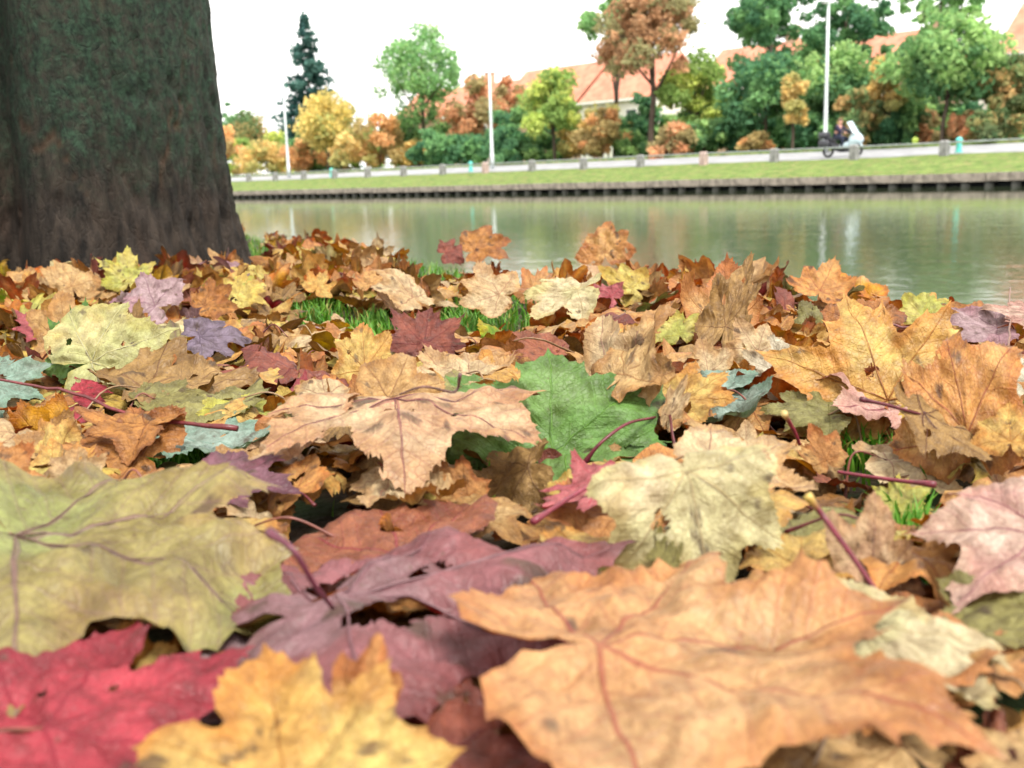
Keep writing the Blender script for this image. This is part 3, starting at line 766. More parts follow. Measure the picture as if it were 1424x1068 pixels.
    # hair cap, nose, ears
    V, Fc = loft([[W((-.135 + .098 * math.cos(a) * q - .012, .088 * math.sin(a) * q, z)) - c for a in np.linspace(0, 2 * math.pi, 12, endpoint=False)] for z, q in ((1.60, .93), (1.655, .95), (1.70, .72), (1.715, .3))])
    mk('hair', V, Fc, hairm, body)
    V, Fc = tube([W((-.035, 0, 1.60)) - c, W((-.012, 0, 1.565)) - c, W((-.03, 0, 1.555)) - c], [.008, .016, .01], 6); mk('nose', V, Fc, skin, body)
scooter()
# ------------------------------------------------------------------ the near tree
def near_tree():
    base = np.array([-1.08, 2.50, 0.0])
    na, nz = 320, 270
    th = np.linspace(0, 2 * math.pi, na, endpoint=False)
    zs = np.concatenate([np.linspace(-.10, 1.0, nz - 40), np.linspace(1.02, 5.5, 40)])
    TH, Z = np.meshgrid(th, zs); t, z = TH.ravel(), Z.ravel()
    r = .425 * (1 - .035 * np.clip(z, 0, 6)) + .045 * np.exp(-np.clip(z + .02, 0, None) / .16)
    fl = np.exp(-np.clip(z, 0, None) / .22)
    r += .035 * fl * np.cos(5 * (t - 5.35)) + .025 * np.cos(3 * t + 1.2)
    # deep fold between two stems, facing the camera's left
    fold = np.exp(-(((t - math.radians(284) + math.pi) % (2 * math.pi) - math.pi) / .17) ** 2)
    r -= .17 * fold
    P = np.c_[np.cos(t) * 1.0, np.sin(t) * 1.0, z]
    q = P * np.array([11, 11, 3.4]); q[:, :2] += .35 * np.c_[vn(P * 5, 1), vn(P * 5, 2)]
    n1 = vn(q, 21); n2 = vn(q * np.array([2.3, 2.3, 2.0]), 22); n3 = fbm(P * np.array([40, 40, 22]), 23, 2)
    ridge = 1 - np.abs(n1) * 2.2; crack = np.clip(1 - np.abs(n1 + .25 * n2) / .14, 0, 1)
    low = np.clip(1.25 - z * 1.6, .35, 1)
    deep = np.clip(1 - np.abs(vn(P * np.array([4.5, 4.5, 1.3]) + .10 * n2[:, None], 31)) / .035, 0, 1) * np.clip(vn(P * np.array([2, 2, 3]), 33) * 3 + .6, 0, 1) * np.clip(z * 4, 0, 1)
    r += low * (.007 * n2 + .006 * n3 - .015 * crack) - .007 * deep + .012 * vn(P * np.array([3, 3, 1.5]), 41)
    V = np.c_[np.cos(t) * r, np.sin(t) * r, z]
    col = np.c_[np.clip(deep, 0, 1), crack, 0 * crack]
    i = np.arange(na); i2 = (i + 1) % na; L = []
    for k in range(len(zs) - 1):
        a = k * na; L.append(np.stack([a + i, a + i2, a + na + i2, a + na + i], 1).ravel())
    loops = np.concatenate(L); tot = np.full(len(loops) // 4, 4); st = np.arange(len(tot)) * 4
    root = empty('maple_tree', base); tag(root, 'massive tree trunk with green algae on dark bark at the left edge', 'tree')
    bm_ = bark_material()
    tr = link('trunk', mesh_from('trunk', V, loops, st, tot, {'front': col}), bm_, root)
    rs = np.random.RandomState(8)
    top = np.array([0, 0, 5.3]); c1, c2 = A('c98a3c'), A('d9b04a')
    m = MB(); m.tube(catmull([top - UP * .6, top + UP * 1.5, top + np.array([.3, .2, 4.5])], 10), np.linspace(.33, .08, 10), 12)
    lm = mesh_from('limb', m.V, *poly(m.F), cols={'front': np.zeros((len(m.V), 3))}); lm.materials.append(bm_); link('limb', lm, None, root)
    PP = []
    for k in range(9):
        a = k * 2.399; z0 = 3.6 + .45 * k; e = np.array([math.cos(a) * rs.uniform(2.2, 3.6), math.sin(a) * rs.uniform(2.2, 3.6), z0 + rs.uniform(1.2, 2.4)])
        m = MB(); m.tube(catmull([np.array([math.cos(a) * .15, math.sin(a) * .15, z0]), e * np.array([.5, .5, 1]) - UP * .6, e], 10), np.linspace(.13, .02, 10), 8)
        lm = mesh_from('limb', m.V, *poly(m.F), cols={'front': np.zeros((len(m.V), 3))}); lm.materials.append(bm_); link('limb', lm, None, root)
        for f in (.5, .75, 1.0):
            PP.append(e * f + UP * z0 * (1 - f) + rs.normal(size=(90, 3)) * .45)
    PP = np.vstack(PP); PP = PP[PP[:, 2] > 3.2]; f = rs.rand(len(PP), 1)
    Vq, idx, stq, totq, cv = quads(PP, .10, c1 * f + c2 * (1 - f), rs)
    link('crown', mesh_from('crown', Vq, idx, stq, totq, {'front': cv}, smooth=False), FOLI, root)
near_tree()
# ------------------------------------------------------------------ fallen leaves
VAX = (0.0, 46.0, -46.0, 95.0, -95.0)
OUT_N = [(0, 1.0), (3.5, .91), (8, .81), (12, .79), (16, .84), (18, .74), (22, .62), (26, .57), (30, .60), (33, .68), (36, .79), (40, .80), (43, .88), (46, .96), (49, .87),
         (53, .77), (57, .77), (60, .66), (66, .58), (71, .55), (76, .58), (82, .65), (86, .66), (90, .71), (95, .77), (100, .66), (105, .58), (110, .57), (116, .50), (126, .44), (138, .38), (152, .32), (166, .20), (176, .07), (180, .03)]
OUT_S = [(0, .95), (4, .89), (6, .90), (9, .82), (11, .84), (15, .74), (18, .75), (22, .64), (25, .61), (28, .63), (31, .72), (34, .71), (37, .81), (40, .80), (43, .88), (46, .90), (49, .84),
         (52, .84), (55, .76), (58, .76), (62, .67), (66, .62), (71, .58), (75, .62), (80, .64), (84, .71), (88, .70), (92, .76), (96, .75), (100, .69), (104, .68), (110, .58), (118, .53), (128, .47), (140, .42), (154, .36), (168, .22), (177, .07), (180, .04)]
_lib = {}
def outline(kind, rs, k):
    i = rs.randint(40)
    if (kind, k, i) not in _lib: _lib[(kind, k, i)] = outline_new(kind, np.random.RandomState(i * 7 + 1), k)
    return _lib[(kind, k, i)]
OUT_B = [(0, 1.0), (5, .89), (12, .82), (17, .83), (20, .74), (26, .65), (32, .71), (38, .84), (42, .90), (46, .97), (51, .85), (57, .80), (62, .72), (70, .64), (78, .67), (86, .71), (95, .77), (102, .68), (112, .61), (125, .53), (140, .45), (154, .37), (168, .22), (177, .07), (180, .03)]
def outline_new(kind, rs, k):
    base = {'n': OUT_N, 's': OUT_S, 'b': OUT_B}[kind]
    if kind == 'b': k += 1
    pts = []
    if kind == 's': base = [b if i in (0, len(base) - 1) else (b[0], .5 * b[1] + .25 * (base[i - 1][1] + base[i + 1][1])) for i, b in enumerate(base)]
    lob = {v: rs.uniform(.84, 1.12) for v in VAX}
    for sgn in (1, -1):
        half = []
        for a, r in base:
            w = [(v, math.exp(-((a * sgn - v) / 16.0) ** 2)) for v in VAX]
            f = sum(lob[v] * q for v, q in w) / max(sum(q for v, q in w), 1e-6) if sum(q for v, q in w) > .02 else 1
            jit = 1 + rs.uniform(-.035, .035) if 3 < a < 170 else 1
            aj = a + (rs.uniform(-1.2, 1.2) if 3 < a < 170 else 0)
            half.append((math.radians(aj) * sgn, r * f * jit))
        pts.append(half)
    right, left = pts
    seq = right[:-1] + [(math.pi, right[-1][1])] + left[-2:0:-1]     # around from tip over the right to the stalk and back
    P = np.array([(r * math.sin(a), r * math.cos(a)) for a, r in seq])
    n = len(P); out = []
    for i in range(n):
        a, b = P[i], P[(i + 1) % n]
        for j in range(k):
            f = j / k
            q = a + (b - a) * f
            out.append(q * (1 - .035 * math.sin(math.pi * f)))
    return np.array(out)
_topo = {}
def topo(na, nr):
    if (na, nr) not in _topo:
        L = []; tot = []
        for k in range(na):
            L += [0, 1 + k, 1 + (k + 1) % na]; tot.append(3)
        i = np.arange(na); i2 = (i + 1) % na
        loops = [np.array(L, np.int32)]; tt = [np.array(tot, np.int32)]
        for r in range(nr - 1):
            b0 = 1 + r * na; b1 = b0 + na
            loops.append(np.stack([b0 + i, b1 + i, b1 + i2, b0 + i2], 1).ravel().astype(np.int32)); tt.append(np.full(na, 4, np.int32))
        loops = np.concatenate(loops); tt = np.concatenate(tt)
        st = np.concatenate(([0], np.cumsum(tt)[:-1])).astype(np.int32)
        _topo[(na, nr)] = (loops, st, tt)
    return _topo[(na, nr)]
def bend(P, phi, kap, u0=0.0):
    """roll the sheet about an axis; phi is the direction (deg from the tip axis) that curls, from u0 outward"""
    c, s = math.sin(math.radians(phi)), math.cos(math.radians(phi))
    u = P[:, 0] * c + P[:, 1] * s; v = P[:, 0] * s - P[:, 1] * c; z = P[:, 2]
    if u0 == 'all': d = u; o = 0.0
    else: d = np.maximum(u - u0, 0); o = u - d
    if abs(kap) < 1e-4: return P
    th = kap * d
    nu = np.where(d != 0, o + (1 / kap - z) * np.sin(th), u); nz = np.where(d != 0, 1 / kap - (1 / kap - z) * np.cos(th), z)
    return np.c_[nu * c + v * s, nu * s - v * c, nz]
class Leaf:
    """one leaf sheet: flat outline, deformation, colours, placement"""
    def __init__(s, rs, kind, B, T, nref, roll, wid, o):
        s.rs = rs; s.kind = kind; s.seed = rs.randint(1, 10 ** 6)
        s.B = np.asarray(B, float); y = np.asarray(T, float) - s.B
        s.L = o.get('L') or np.linalg.norm(y); y = y / np.linalg.norm(y)
        n = nref - y * (nref @ y); n /= np.linalg.norm(n); x = np.cross(y, n)
        a = math.radians(roll); x, n = x * math.cos(a) - n * math.sin(a), n * math.cos(a) + x * math.sin(a)
        s.fr = np.array([x, y, n]); s.wid = wid; s.o = o
    def deform(s, xy):
        o = s.o; P = np.c_[xy[:, 0] * s.wid, xy[:, 1], np.zeros(len(xy))]
        r = np.hypot(xy[:, 0], xy[:, 1]); th = np.arctan2(np.abs(xy[:, 0]), xy[:, 1])
        ax = np.where(th > math.radians(70.5), math.radians(95), np.where(th > math.radians(23), math.radians(46), 0))
        d = np.abs(r * np.sin(th - ax))
        P[:, 2] += o.get('pleat', .22) * (np.sqrt(d * d + .0016) - .04)
        P[:, 2] += o.get('cup', 0) * r ** 2
        P[:, 2] += o.get('quilt', .0) * np.cos(2 * math.pi * 9 * (r * np.cos(th - ax) - .85 * d)) * np.clip(d * 9, 0, 1)
        q = np.c_[xy, np.full(len(xy), s.seed % 97)]
        P[:, 2] += o.get('wav', .09) * fbm(q * 2.1, s.seed % 1000, 2) * np.clip(r * 1.5, 0, 1.2)
        P[:, 2] += o.get('crump', .02) * fbm(q * 6.5, s.seed % 991, 3)
        ed = np.clip(r - .45, 0, 1)
        P[:, 2] += o.get('edge', 0) * ed ** 2 * 2 + o.get('ruf', .05) * vn(np.c_[np.arctan2(xy[:, 0], xy[:, 1]) * 3.2, r * 2, r * 0 + s.seed % 31], 5) * np.clip(r - .25, 0, 1)
        for b in o.get('bend', ()): P = bend(P, *b)
        cw = o.get('crumpw', .014)
        P[:, 0] += cw * fbm(q * 5 + 31, 7, 2); P[:, 1] += cw * fbm(q * 5 + 57, 9, 2)
        return s.B + (P * s.L) @ s.fr
    def make(s, k, nr):
        o2 = outline(s.kind, s.rs, k); na = len(o2)
        xy = [np.zeros((1, 2))]
        for r in range(1, nr + 1): xy.append(o2 * (r / nr) ** .92)
        s.xy = np.vstack(xy); s.rho = np.concatenate([[0]] + [np.full(na, r / nr) for r in range(1, nr + 1)])
        s.V = s.deform(s.xy); s.top = topo(na, nr)
        return s
    def paint(s, pal):
        c1, c2, ce, cu, cv = (A(h) for h in pal[:5])
        n = len(s.xy); q = np.c_[s.xy * pal[5], np.full(n, s.seed % 53)]
        pr = np.random.RandomState(s.seed)
        f = np.clip((fbm(q, s.seed % 877, 3) * 1.7 + pal[6]) + .5, 0, 1)[:, None]
        f = f * f * (3 - 2 * f)
        c = c1 * (1 - f) + c2 * f
        # tissue close to the veins keeps another tint than the tissue between
        r = np.hypot(s.xy[:, 0], s.xy[:, 1]); th = np.arctan2(np.abs(s.xy[:, 0]), s.xy[:, 1])
        ax = np.where(th > math.radians(70.5), math.radians(95), np.where(th > math.radians(23), math.radians(46), 0))
        d = np.abs(r * np.sin(th - ax))
        k = (np.clip(1 - d / pr.uniform(.06, .15), 0, 1) * pr.uniform(.1, .6))[:, None]
        c = c * (1 - k) + cu * k
        # one foreign blotch colour: leftover green, yellow, red flush or brown rot
        acc = A(['8a9a4a', 'dcb64e', 'b8503c', '7a5232', 'e2c8a0', '5a3a28'][pr.randint(6)])
        g = np.clip((fbm(q * pr.uniform(.7, 1.6) + 40, s.seed % 571, 3) - pr.uniform(.15, .5)) / .22, 0, 1)[:, None] * pr.uniform(.35, .8)
        c = c * (1 - g) + acc * g
        e = np.clip((s.rho - .74 + .30 * fbm(q * 1.9, s.seed % 313, 2)) / .2, 0, 1)[:, None] * .8
        c = c * (1 - e) + ce * pr.uniform(.5, 1.0) * e
        b = np.clip((fbm(q * 3.1 + 9, s.seed % 199, 2) - .74) / .07, 0, 1)[:, None] * .8     # rotten spots
        c = c * (1 - b) + np.array([.05, .028, .016]) * b
        u = cu * (1 - e * .6) + ce * e * .6
        u = u * (1 - .3 * f) + c2 * .3 * f
        u = u * (1 - b) + np.array([.06, .035, .02]) * b
        s.cols = {'front': c, 'under': u, 'vein': np.repeat(cv[None], n, 0)}
        s.uv = np.c_[s.xy, np.full(n, (s.seed % 9973) * .137)]
        return s
    def wear(s, amount):
        """bite holes and torn margins: drop faces"""
        L_, S_, T_ = s.top
        first = L_[S_]; third = L_[S_ + 2]
        m = (s.xy[first] + s.xy[third]) / 2; rho = (s.rho[first] + s.rho[third]) / 2
        q = np.c_[m * 3.6, np.full(len(m), s.seed % 61)]
        v = fbm(q, s.seed % 433, 3)
        drop = (v > 1.02 - amount) & (rho > .22) | (v > .80 - amount * 1.2) & (rho > .86)
        keep = ~drop
        idx = np.concatenate([np.arange(a, a + t) for a, t in zip(S_[keep], T_[keep])])
        T2 = T_[keep]; s.top = (L_[idx], np.concatenate(([0], np.cumsum(T2)[:-1])).astype(np.int32), T2)
        return s
    def vein_path(s, a, f=.9, n=10):
        a = math.radians(a); d = np.array([math.sin(a), math.cos(a)])
        i = np.argmax((s.xy @ d) / (1e-6 + np.abs(s.xy @ np.array([d[1], -d[0]])) * 4 + .2) * (s.rho > .98))
        R = np.hypot(*s.xy[i]) * f
        xy = d * np.linspace(.0, R, n)[:, None]
        return s.deform(xy)
#             colour, patch, margin, underside, veins, patch scale, patch bias, words
PAL = {
 'tan':     ('dbb078', 'ba8648', 'a8703c', 'e6c99c', 'a87852', 2.2, -.1, 'tan'),
 'beige':   ('e6cda2', 'd2a46a', 'c29058', 'ecdab8', 'a87466', 2.0, -.2, 'beige'),
 'pinkbei': ('e0bc98', 'cf9474', 'b9865c', 'e8d0b0', '94505a', 2.4, -.05, 'pinkish beige'),
 'pink':    ('e3b8b0', 'd88a92', 'c9a890', 'ecd5c8', '9a4058', 2.6, 0.0, 'pale pink'),
 'orange':  ('e28d34', 'c96e1e', 'ae5c20', 'e3bc8a', 'a0602c', 2.0, 0.0, 'orange'),
 'peach':   ('e3a45e', 'd6884a', 'c87a36', 'e8c08a', 'a8504e', 1.8, 0.0, 'peach orange'),
 'salmon':  ('dba474', 'cb885a', 'c07a40', 'e2c098', 'a8504e', 1.8, .0, 'salmon orange'),
 'gold':    ('e9b23e', 'de9028', 'c97f2c', 'ecd292', 'b87a30', 2.2, 0.0, 'golden'),
 'yellow':  ('e6cf36', 'd4ae26', 'c49338', 'ebdf98', 'b89a3c', 2.4, 0.0, 'yellow'),
 'yelgrn':  ('e2d784', '62944a', 'd6c070', 'eae4b4', 'e0d8a0', 3.0, .0, 'yellow and green'),
 'lime':    ('d9cf4a', '7fae3e', 'd8c040', 'e2dc98', 'c9c060', 3.0, .1, 'lime yellow'),
 'rust':    ('b9682e', '8f4a22', '77401f', 'cf9c6a', '7a4020', 2.0, 0.0, 'rust brown'),
 'brown':   ('98683e', '6f4728', '5a3a22', 'b08658', '5a3822', 2.4, 0.0, 'dull brown'),
 'khaki':   ('ad8a5a', '8c6e42', '7a5c38', 'c2a478', '7a5440', 2.4, 0.0, 'khaki brown'),
 'red':     ('aa1f38', '80203a', '7a2c36', 'c8606a', '9a2a44', 2.2, -.1, 'bright red'),
 'crimson': ('c24258', '9a3048', '8a3a40', 'd08a8e', 'c83a58', 2.6, -.1, 'crimson'),
 'darkred': ('86302e', '642a30', '50282a', 'a56a5c', '702838', 2.4, 0.0, 'dark red'),
 'redbrn':  ('a84a38', '7f4a34', '6a4030', 'b88068', 'a04a58', 2.0, 0.0, 'red-brown'),
 'purple':  ('744046', 'a02c30', '7c544e', 'a08086', '8a5e64', 1.9, .10, 'dusky purple'),
 'mauve':   ('b49aa4', 'a85f74', '947880', 'c9b4ba', '8a6274', 3.0, -.1, 'greyish mauve'),
 'plum':    ('6e3848', '8a3048', '4a2c3a', '94707c', '7a4458', 2.2, -.1, 'dark plum'),
 'slate':   ('7a6a84', '5c4c64', '4c4050', '9a8ea0', '5c4c5c', 2.4, 0.0, 'slate purple'),
 'olive':   ('86a05a', 'b98468', 'a8986a', 'aab27c', '94707a', 2.0, -.12, 'olive green'),
 'moss':    ('7c8240', '968a4c', '6a6236', 'a8a678', '8a8450', 2.2, 0.0, 'mossy green'),
 'green':   ('336f26', '4c842e', '4a6a32', '8aae70', '7aa84e', 1.8, -.1, 'fresh green'),
 'blugrn':  ('a4c0b4', '6c9c86', '8aa890', 'b8ccc4', '86a898', 2.4, 0.0, 'silvery green'),
 'cream':   ('f0e4ba', 'cbd89a', 'e2cc90', 'f2e8c8', 'c4b084', 2.4, .0, 'cream'),
 'white':   ('eee8da', 'd5dccb', 'dcc8a8', 'f0ead8', 'a8a08c', 2.4, -.1, 'whitish'),
}
PINK_ST, RED_ST, TAN_ST, BRN_ST, YEL_ST, PUR_ST = '#', 'b8344a', 'c09a6c', '7a4a38', 'd9cc8a', '8e4458'
UP = np.array([0, 0, 1.0])
# key: base pixel+height, tip pixel+height (or ('d', depth offset)), normal-to-camera weight, roll, width, kind, palette, options, landmark phrase, label
HEROES = []
def H(key, B, T, w, roll, wid, kind, pal, o, short, label): HEROES.append((key, B, T, w, roll, wid, kind, pal, o, short, label))
def rollx(k, u=0.0): return (90, k, u)
# --- nearest row
H('bigorange', (826, 912, .054), (1290, 848, .058), .06, 0, 1.02, 'b', 'salmon', dict(pleat=.26, wav=.07, wear=-.6, bend=((0, .45, .6), (-120, -.6, .2), (60, -.4, .4)), stalk=[(826, 912, .052), (775, 885, .048), (735, 862, .040)], sc=RED_ST, r=1.2), 'the huge peach-orange leaf', 'huge peach-orange maple leaf filling the lower right corner')
H('undertan', (1010, 1120, .030), (1120, 1030, .034), .1, 0, 1.2, 's', 'khaki', dict(), 'the khaki leaf under the huge one', 'khaki leaf under the front edge of the huge peach-orange leaf')
H('undertan2', (1440, 1075, .034), (1330, 1010, .036), .1, 0, 1.1, 's', 'tan', dict(), 'the tan leaf in the corner', 'tan leaf in the bottom right corner')
H('underrust', (900, 1100, .026), (800, 1010, .028), .1, 0, 1.2, 's', 'rust', dict(), 'the rust leaf under the huge one', 'rust leaf mostly hidden under the huge peach-orange leaf')
H('gold1', (395, 1100, .046), (372, 918, .062), .30, 0, 1.15, 'b', 'gold', dict(pleat=.2, bend=((60, .8, .35), (-60, -.6, .3)), wav=.08), 'the near golden leaf', 'golden yellow maple leaf at the bottom edge left of centre')
H('goldlobe', (500, 1010, .045), (528, 868, .058), .55, 0, .55, 's', 'orange', dict(pleat=.2, wav=.06), 'the upturned orange leaf tip', 'narrow orange leaf tip standing up beside the near golden leaf')
H('brightred', (60, 1020, .044), (352, 915, .046), .18, -6, .95, 'b', 'red', dict(pleat=.26, wear=0, wav=.10, bend=((-60, .9, .25), (90, -.8, .2))), 'the bright red leaf', 'bright red maple leaf in the lower left corner')
H('burgundy', (560, 1090, .034), (585, 905, .034), .15, 0, .8, 'b', 'darkred', dict(wav=.04, ruf=.03, crump=.02), 'the burgundy leaf', 'burgundy leaf wedged between the golden and peach-orange leaves')
H('creamarc', (1190, 862, .052), (1440, 990, .044), .22, -6, .62, 's', 'cream', dict(pleat=.12, bend=((90, -.9, .1),), cup=-.12), 'the cream arched leaf', 'arched cream-white leaf at the right edge behind the peach-orange leaf')
H('dusky', (463, 846, .048), (915, 756, .048), .0, 0, .74, 'b', 'purple', dict(pleat=-.26, wav=.06, bend=((90, -1.1, .18), (-90, -.5, .3)), stalk=[(463, 846, .056), (440, 815, .07), (408, 765, .085), (374, 740, .088)], sc=PUR_ST, r=1.3, veins=('8e6268', 1.0)), 'the dusky purple leaf', 'large dusky purple leaf with red patches in the centre foreground')
H('olive', (22, 738, .068), (412, 832, .050), .16, -4, 1.12, 'b', 'olive', dict(pleat=.22, wav=.07, wear=-.1, bend=((-95, -.55, .25), (0, -.35, .5)), veins=('8a6a5c', 1.0)), 'the big olive leaf', 'big olive-green maple leaf with reddish blush at the left edge')
H('redflat', (560, 770, .034), (352, 740, .036), .10, 0, 1.15, 'b', 'redbrn', dict(pleat=.14, wav=.06), 'the flat red-brown leaf', 'flat red-brown leaf under the purple and olive leaves')
H('plumback', (300, 668, .048), (432, 676, .046), .25, 0, .9, 'n', 'plum', dict(pleat=.2), 'the dark plum leaf', 'dark plum leaf tucked behind the big olive leaf')
H('tanunder', (60, 905, .024), (215, 920, .026), .1, 0, 1.0, 's', 'khaki', dict(), 'the khaki leaf below the olive one', 'khaki leaf lying under the front edge of the big olive leaf')
H('tanunder2', (215, 850, .026), (345, 872, .030), .2, 0, .9, 's', 'tan', dict(bend=((90, .9, .1),)), 'the tan curl under the olive leaf', 'tan curled leaf peeping out under the olive leaf')
H('mauvesm', (320, 930, .034), (428, 905, .034), .2, 0, .9, 's', 'mauve', dict(bend=((90, 1.1, .1),)), 'the small mauve leaf', 'small curled mauve leaf behind the bright red leaf')
H('twist', (612, 930, .030), (675, 890, .040), .4, 0, .8, 's', 'khaki', dict(bend=((90, 2.2, .05), (-90, 1.6, .1)), crump=.05), 'the twisted scrap', 'small twisted khaki leaf scrap beside the peach-orange leaf')
H('tanmid', (700, 905, .026), (800, 860, .030), .2, 0, 1.0, 's', 'redbrn', dict(bend=((90, 1.1, .1),)), 'the shaded red-brown leaf', 'shaded red-brown leaf under the purple leaf edge')
# --- second row
H('creamshell', (960, 655, .078), (985, 800, .036), .45, -4, .95, 's', 'cream', dict(L=.067, pleat=.14, wav=.05, bend=((180, -4.0, -.16), (90, -.9, .2), (-90, -.9, .2), (0, -.5, .4)), veins=('c8b48c', .8)), 'the cream shell-shaped leaf', 'cream and pale green leaf arched like a shell right of centre')
H('palefan', (985, 655, .052), (1170, 690, .042), .18, 0, 1.1, 's', 'beige', dict(pleat=.12, bend=((90, -.8, .2),), veins=('b08a78', .8)), 'the pale fan leaf', 'pale beige fan-shaped leaf behind the cream shell leaf')
H('dartip', (925, 782, .045), (938, 706, .066), .8, 20, .35, 'n', 'moss', dict(bend=((90, 1.5, 'all'),)), 'the mossy upright tip', 'small mossy upright leaf tip in front of the cream shell leaf')
H('yelwedge', (1112, 790, .036), (1118, 716, .046), .35, 0, .95, 'n', 'gold', dict(), 'the golden wedge', 'golden leaf wedge between cream shell leaf and red stalk')
H('fanstand', (1214, 812, .034), (1218, 692, .062), .55, 6, .80, 's', 'pinkbei', dict(pleat=.2, veins=('8a5a4a', .9)), 'the upright tan fan', 'tan fan leaf propped up behind the long red stalk')
H('pinkbig', (1470, 735, .060), (1240, 742, .054), .22, 0, 1.05, 'b', 'pink', dict(pleat=.20, wav=.05, bend=((90, -.5, .3),), veins=('a8566a', .8)), 'the big pink leaf', 'big pinkish leaf with dark veins at the right edge')
H('oliveund', (1430, 850, .046), (1285, 800, .046), .25, 0, .9, 's', 'moss', dict(wav=.12, pleat=.1), 'the wavy olive leaf', 'wavy olive-brown leaf under the big pink leaf')
H('crimson1', (838, 668, .052), (738, 722, .040), .35, 10, .75, 'n', 'crimson', dict(pleat=.12, stalk=[(838, 664, .055), (795, 690, .052), (741, 726, .047)], sc='b04458', r=1.4), 'the small crimson leaf', 'small crimson leaf with thick pink stalk in the centre')
H('bigbeige', (548, 556, .074), (575, 690, .060), .05, 0, 1.25, 's', 'pinkbei', dict(L=.092, pleat=.16, wav=.05, crump=.04, ruf=.12, bend=((180, -2.4, -.02), (0, -2.3, .40), (90, -.5, .5), (-90, -.6, .45)), veins=('8a4450', 1.0), stalk=[(556, 548, .092), (590, 538, .098), (632, 545, .09), (640, 520, .1)], sc='8a5a5a', r=.8), 'the big crumpled beige leaf', 'big crumpled pinkish beige leaf arched over in the centre')
H('bigleft', (430, 600, .060), (345, 602, .050), .45, 0, 1.0, 's', 'pinkbei', dict(bend=((0, -1.0, .2), (90, -.9, .2)), crump=.05), 'the crumpled beige end', 'crumpled beige leaf at the left end of the big beige leaf')
H('curlund', (520, 640, .044), (470, 690, .030), .5, 0, .9, 's', 'tan', dict(bend=((90, -2.0, .05), (-90, -1.6, .1)), crump=.05), 'the curled tan leaf below the big beige one', 'curled tan leaf hanging under the big beige leaf')
H('scraptip', (548, 668, .040), (612, 716, .040), .4, 0, .5, 's', 'beige', dict(bend=((90, -1.5, .0),)), 'the pale leaf tip', 'pale leaf tip resting on the purple leaf')
H('orangelobe', (650, 690, .028), (598, 640, .050), .6, 0, .7, 'n', 'orange', dict(bend=((90, .6, .1),)), 'the small lobed orange leaf', 'small lobed orange leaf below the big beige leaf')
H('browntube', (735, 650, .036), (640, 690, .030), .5, 0, .9, 's', 'khaki', dict(bend=((90, -2.0, .0), (-90, -2.0, .0))), 'the brown rolled leaf', 'brown rolled leaf left of the small crimson leaf')
H('tanflat', (660, 715, .030), (760, 712, .030), .2, 0, .9, 's', 'tan', dict(), 'the flat tan leaf', 'flat tan leaf behind the dusky purple leaf')
H('green', (768, 630, .034), (765, 490, .092), .80, 3, 1.15, 'b', 'green', dict(L=.088, pleat=.14, wav=.05, cup=-.05, bend=((180, -1.5, .05),), veins=('7aa85c', .6)), 'the fresh green leaf', 'fresh green maple leaf standing upright in the centre')
H('greenlow', (790, 628, .032), (900, 648, .034), .15, 0, 1.1, 'n', 'green', dict(wav=.03), 'the low green leaf', 'fresh green leaf lying flat in front of the upright green leaf')
H('tanback', (540, 556, .070), (640, 520, .074), .55, 0, 1.0, 's', 'tan', dict(wav=.06, bend=((90, -.6, .2),), veins=('9a6a4a', .8)), 'the broad tan leaf', 'broad tan leaf just behind the big beige leaf')
H('holecurl', (455, 552, .052), (392, 528, .066), .6, 0, .9, 's', 'beige', dict(bend=((90, -1.8, .0), (-90, -1.2, .1))), 'the hollow beige curl', 'hollow beige curled leaf left of the broad tan leaf')
H('grayfold', (650, 520, .058), (575, 492, .066), .4, 0, .8, 's', 'beige', dict(crump=.05, bend=((90, -1.0, .1),)), 'the creased grey-beige leaf', 'creased grey-beige leaf left of the upright green leaf')
# --- left block
H('yellowgrn', (127, 503, .062), (288, 438, .086), .62, 0, 1.05, 'b', 'yelgrn', dict(pleat=.22, wav=.06, veins=('e6e0b4', .9), stalk=[(127, 503, .062), (124, 520, .05), (122, 535, .035)], sc=YEL_ST, r=1.2), 'the mottled yellow-green leaf', 'pale yellow maple leaf mottled green at left centre')
H('greenlobe', (105, 505, .058), (120, 412, .094), .75, 0, .75, 'n', 'green', dict(pleat=.2, wav=.05), 'the green lobe', 'small green leaf standing behind the mottled yellow-green leaf')
H('tanleft', (95, 480, .06), (82, 400, .09), .6, 0, .8, 's', 'tan', dict(wav=.1), 'the tan leaf at the green lobe', 'tan leaf standing left behind the mottled yellow-green leaf')
H('mauve', (215, 425, .058), (120, 402, .072), .5, 0, 1.0, 'n', 'mauve', dict(pleat=.2), 'the mauve leaf', 'greyish mauve leaf with pink blotches below the tree trunk')
H('slate', (278, 470, .058), (356, 466, .056), .45, 0, .9, 'n', 'slate', dict(wav=.1), 'the slate-purple leaf', 'slate-purple leaf right of the mottled yellow-green leaf')
H('tanlong', (205, 535, .050), (352, 494, .056), .30, 0, .75, 's', 'khaki', dict(wav=.08, bend=((90, -.6, .1),)), 'the long khaki leaf', 'long khaki leaf in front of the mottled yellow-green leaf')
H('olivedge', (215, 556, .044), (312, 540, .046), .3, 0, .6, 's', 'moss', dict(), 'the thin moss-green leaf', 'thin moss-green leaf edge under the long khaki leaf')
H('oliveflat', (330, 560, .040), (190, 570, .038), .1, 0, .9, 's', 'moss', dict(wav=.05), 'the flat moss leaf', 'flat moss-brown leaf above the long red stalk')
H('bluegreen', (250, 610, .030), (378, 622, .034), .12, 0, 1.0, 'n', 'blugrn', dict(wav=.04, pleat=.1), 'the silvery green leaf', 'silvery green leaf lying under grass blades left of the big beige leaf')
